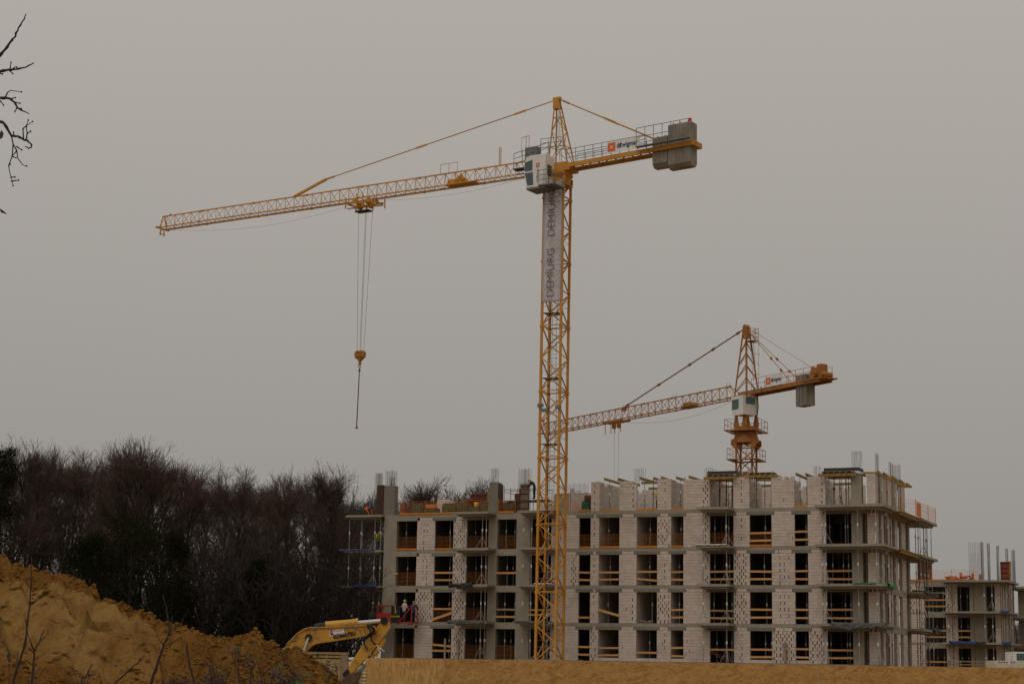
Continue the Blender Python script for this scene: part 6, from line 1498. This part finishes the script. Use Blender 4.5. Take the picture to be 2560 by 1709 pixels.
# undergrowth: thicket filling the foot of the wood
def shrub_mesh(seed):
    r = random.Random(seed); vs_, fs_ = [], []
    for k in range(46):
        p = V((r.uniform(-2,2), r.uniform(-1.2,1.2), 0)); d = V((r.gauss(0,.22), r.gauss(0,.22), 1)).normalized(); L = r.uniform(3.5, 8.0); rad = .035
        for i in range(7):
            d = (d + V((r.gauss(0,.1), r.gauss(0,.1), .02))).normalized(); q = p+d*L/7; seg3(vs_, fs_, p, q, rad, rad*.85, 3); rad = max(.014, rad*.85); p0 = p; p = q
            for b in range(3):
                e = (d + V((r.gauss(0,.7), r.gauss(0,.7), r.gauss(.2,.4)))).normalized(); l = r.uniform(.5,1.4); s0 = p0.lerp(p, r.random()); s1 = s0+e*l; seg3(vs_, fs_, s0, s1, .017, .013, 3)
                for c in range(2):
                    e2 = (e + V((r.gauss(0,.6), r.gauss(0,.6), r.gauss(.1,.5)))).normalized(); s2 = s0.lerp(s1, r.random()); seg3(vs_, fs_, s2, s2+e2*l*.6, .014, .012, 3)
    me = bpy.data.meshes.new('stems'); me.from_pydata(vs_, [], fs_); me.materials.append(M['thicket']); return me
SM = [shrub_mesh(s) for s in (1, 2, 3)]
for row, (Y, n_) in enumerate(((152,10),(166,10))):
    for i in range(n_):
        x = at(-80+(860,900,960)[row]*i/(n_-1), 1600, Y).x + rnd.uniform(-.8,.8)
        o = thing('thicket', 'dense leafless thicket at the foot of the wood', 'thicket', (x, Y+rnd.uniform(-1,1), 1.6), rnd.uniform(0,6.28), 'thickets at the foot of the wood'); sc_ = rnd.uniform(.9,1.4); o.scale = (1.15*sc_, 1.15*sc_, sc_*(1+.12*row)); link('stems', SM[(i+row) % 3], o)

# ------------------------------------------------------------------ near saplings, brambles, overhanging branch tips
def zc(zx, zy): return (zx/4.4923, 1360+zy/4.4923)
def sapling(label, Y, stems, name='sapling', mm='sapling'):
    """stems: list of (points in traced coords, r0, r1, to_ground)"""
    m = MB(); b0 = at(*zc(*stems[0][0][0]), Y); o = thing(name, label, 'sapling', (b0.x, Y, 0))
    rr = random.Random(int(b0.x*100))
    for si, (pts, r0, r1, gr) in enumerate(stems):
        P = [at(*zc(*p), Y + .05*si*rr.uniform(-1,1)) - V((b0.x, Y, 0)) for p in pts]
        if gr: d = (P[0]-P[1]); d = d/abs(d.z)*P[0].z if abs(d.z) > .01 else V((0,0,-P[0].z)); P = [V((P[0].x+d.x*.6, P[0].y, 0))] + P
        Q = []
        for a, b in zip(P, P[1:]):
            for k in range(3): Q.append(a.lerp(b, k/3)+V((rr.uniform(-1,1), 0, rr.uniform(-1,1)))*.0022)
        Q.append(P[-1]); n = len(Q); rad = [r0+(r1-r0)*k/(n-1) for k in range(n)]
        for k in range(2, n-1, 4): rad[k] *= 1.3
        m = MB().tube(Q, rad, 7); m.build('stem' if gr else 'side_shoot', M[mm], o, True)
    return o
sapling('tall slim sapling rising before the left mound', 9.0, [([(140,1568),(215,1330),(265,1180),(300,1000),(315,830),(335,700),(345,500),(350,330),(355,140)],.0075,.002,True),([(190,1440),(197,1320),(200,1185)],.0035,.002,False),([(305,960),(298,910),(290,855)],.003,.003,False)])
sapling('forked leafless sapling right of the tall slim one', 8.6, [([(360,1568),(372,1400),(385,1200),(412,1140),(440,1090),(495,965)],.0055,.0025,True),([(385,1200),(345,1100),(312,985)],.004,.0025,False),([(376,1300),(425,1255)],.0025,.0015,False),([(370,1360),(325,1325),(280,1295)],.0025,.0015,False),([(370,1470),(415,1420),(465,1370)],.003,.0015,False),([(382,1225),(340,1180),(305,1135)],.003,.0018,False),([(440,1105),(470,1070),(495,1040)],.003,.0025,False)])
sapling('branching sapling before the middle of the mound', 9.4, [([(1690,1568),(1750,1400),(1800,1250),(1840,1120),(1880,1050),(1905,990),(1890,850),(1865,720),(1830,570)],.0085,.0018,True),([(1905,990),(1925,930),(1930,810)],.004,.002,False),([(1905,990),(1970,935),(2040,870),(2130,715)],.004,.0015,False),([(1840,1140),(1950,1085),(2045,1035)],.0035,.0015,False),([(1838,1130),(1800,1080),(1755,1020)],.003,.0012,False),([(1740,1430),(1700,1360)],.0025,.0015,False)])
sapling('single dark stem right of the branching sapling', 9.0, [([(2190,1568),(2140,1400),(2105,1200),(2095,1095)],.0065,.0035,True)])
sapling('slanting thin stem between the saplings', 9.2, [([(1280,1568),(1440,1420),(1530,1340),(1625,1245)],.005,.0022,True)])
sapling('short thin weed stalk beside the slanting stem', 9.8, [([(980,1568),(1000,1440),(1035,1325)],.0022,.0012,True),([(1005,1450),(960,1480),(880,1490)],.0012,.001,False)])
sapling('small forked stalk at the foot of the single dark stem', 9.0, [([(1912,1568),(1918,1525)],.0035,.003,True),([(1918,1525),(1895,1500)],.0025,.002,False),([(1918,1525),(1945,1515),(1972,1500)],.0025,.0015,False)])
sapling('thin arching stalk with hanging dry leaf at the left edge', 8.8, [([(100,1568),(103,1400),(105,1310)],.0018,.0012,True),([(0,1060),(50,1110),(85,1160),(98,1210)],.0015,.0012,False)])
q = at(*zc(100,1262), 8.8)
m = MB(); pts = [(0,0,.024),(.009,.004,.012),(.008,-.003,-.008),(.012,.004,-.02),(0,0,-.026),(-.008,.004,-.012),(-.009,-.004,.006)]
m.prism([V(p) for p in pts], (0,.002,0)); tag(m.build('dry_leaf', M['dryleaf'], None, loc=q), 'single curled dry leaf hanging on the stalk at left', 'leaf')
def bramble(label, px0, px1, pytop, Y, seed, n=26):
    r = random.Random(seed); b0 = at((px0+px1)/2, 1700, Y); o = thing('bramble_bush', label, 'bush', (b0.x, Y, 0)); m, lf_, fl = MB(), MB(), MB()
    for k in range(n):
        xa, xb = at(r.uniform(px0, px1), 1709, Y).x-b0.x, at(r.uniform(px0, px1), 1709, Y).x-b0.x
        zt_ = at((px0+px1)/2, pytop + r.uniform(0, 60)**1.0, Y).z; yy = r.uniform(-.5,.5); pts = []
        for i in range(15):
            t = i/14; x = xa+(xb-xa)*t + .02*r.gauss(0,1); z = zt_*(1-(2*t-1)**4*.8 if k % 3 else math.sin(math.pi*t*.62)/math.sin(math.pi*.62)*.99) - .1*(2*t-1)**2 + .012*r.gauss(0,1)
            pts.append(V((x, yy+.25*math.sin(t*3+k), max(0, z))))
        m.tube(pts, [.0055-.0035*i/14 for i in range(15)], 5)
        for i in range(3, 15):
            for b in range(3):
                d = V((r.gauss(0,1), r.gauss(0,.5), abs(r.gauss(0,.8))+.1)).normalized(); L = r.uniform(.03,.10); e = pts[i]+d*L
                m.tube([pts[i], pts[i]+d*L*.5+V((0,0,.006)), e], [.0022,.0017,.0012], 4)
                if r.random() < .07:
                    s = r.uniform(.010,.022); x = V((r.gauss(0,1), r.gauss(0,.4), r.gauss(0,1))).normalized(); y = x.orthogonal().normalized(); i0 = len(lf_.v); lf_.v += [tuple(e), tuple(e+x*s+y*s*.6), tuple(e+x*s*2.1), tuple(e+x*s-y*s*.6)]; lf_.face(i0,i0+1,i0+2,i0+3)
                elif r.random() < .2:
                    for c in range(7):
                        g = e+V((r.gauss(0,.008), r.gauss(0,.008), r.gauss(.004,.008))); h2 = .0025; fl.cbox(tuple(g), (h2*2,h2*2,h2*2.4))
    for q_ in (m.build('canes', M['sapling'], o), lf_.build('leaves', M['leaf'], o), fl.build('seed_heads', M['seedhead'], o)): tag(q_, kind='stuff')
bramble('tangled bramble bush at the bottom before the mound, below the excavator', 470, 800, 1676, 10.2, 1, 15)
bramble('sparser bramble left of the tangled bush', 360, 560, 1700, 10.0, 2, 5)
bramble('low dry weeds at the bottom left edge', 60, 300, 1706, 9.6, 3, 4)
bramble('thin brambles at right end of the tangled bush near the fence', 700, 880, 1698, 10.4, 4, 5)
# overhanging tree: trunk outside the frame on the left
OY = 11.0
ot = thing('overhanging_tree', 'thin dark leafless branch tips reaching in from the upper left edge', 'tree', (-4.75, OY, 0))
MB().tube([(0,0,-.2),(.03,0,1.5),(-.05,.05,3.2),(.02,0,5.0),(-.02,0,6.3)], [.16,.13,.11,.075,.04], 10).build('trunk', M['bark'], ot, True)
def zo(zx, zy, j=0.0): return at(zx/2.8, zy/2.8, OY+j) - V((-4.75, OY, 0))
BR = [([(0,390),(35,345),(75,295),(105,255),(130,195),(160,150),(183,98)], 3.6),([(0,500),(60,490),(110,485),(180,470),(240,440)], 3.9),([(0,683),(70,690),(100,715),(120,760),(205,797)], 3.7),([(0,850),(25,860),(80,950),(125,955),(170,980),(185,978),(220,1010),(222,1030),(200,1040),(175,1025)], 3.6),([(0,1468),(45,1498)], 2.6)]
SUB = [[(70,485),(77,440)],[(60,490),(90,517)],[(90,484),(105,470),(117,472)],[(35,685),(55,645),(75,633),(150,645)],[(75,692),(108,685)],[(100,715),(140,725)],[(118,755),(105,782)],[(115,735),(125,755),(150,762)],[(0,705),(25,737)],[(165,975),(160,900),(185,880),(228,852)],[(185,975),(190,930),(183,885),(198,842)],[(190,935),(215,920)],[(160,910),(170,890),(185,888)],[(80,950),(92,1010),(85,1095),(60,1160),(75,1240),(92,1300)],[(92,1010),(118,1055),(125,1110),(160,1155),(187,1163)],[(118,1055),(85,1095)],[(78,1268),(130,1262)],[(115,1025),(152,1050)],[(75,1240),(105,1240)],[(85,1095),(112,1105)],[(95,950),(95,928)],[(60,1160),(72,1150)],[(0,515),(18,520)]]
for pts, rz0 in BR:
    P = [zo(*p) for p in pts]; start = V((0, 0, P[0].z*.55+rz0*.4)); mid = start.lerp(P[0], .5)+V((0,0,.06)); Q = [start, mid]
    for a, b in zip(P, P[1:]):
        for k in range(3): Q.append(a.lerp(b, k/3)+V((rnd.uniform(-1,1),0,rnd.uniform(-1,1)))*.003)
    Q.append(P[-1]); n = len(Q); rad = [.03,.02]+[.0085-.0055*k/(n-3) for k in range(n-2)]
    for k in range(3, n, 3): rad[k] *= 1.35
    MB().tube(Q, rad, 7).build('branch', M['bark'], ot, True)
for pts in SUB:
    P = [zo(*p) for p in pts]; n = len(P); MB().tube(P, [.005-.0028*k/(n-1) for k in range(n)], 6).build('twig', M['bark'], ot, True)
    t = P[-1]; MB().tube([t-V((0,0,.004)), t+V((0,0,.005))], .005, 5).build('bud', M['bark'], ot)
q = zo(8,942); m = MB(); m.prism([q+V(p) for p in ((0,0,.03),(.014,.003,.008),(.012,-.004,-.02),(-.004,.003,-.03),(-.014,0,0))], (0,.002,0)).build('hanging_leaf', M['dryleaf'], ot)

# ------------------------------------------------------------------ duplicate-label check
for k, l in LABELS.items():
    if len(l) > 1 and not all('group' in o for o in l): print('DUP', k, len(l))
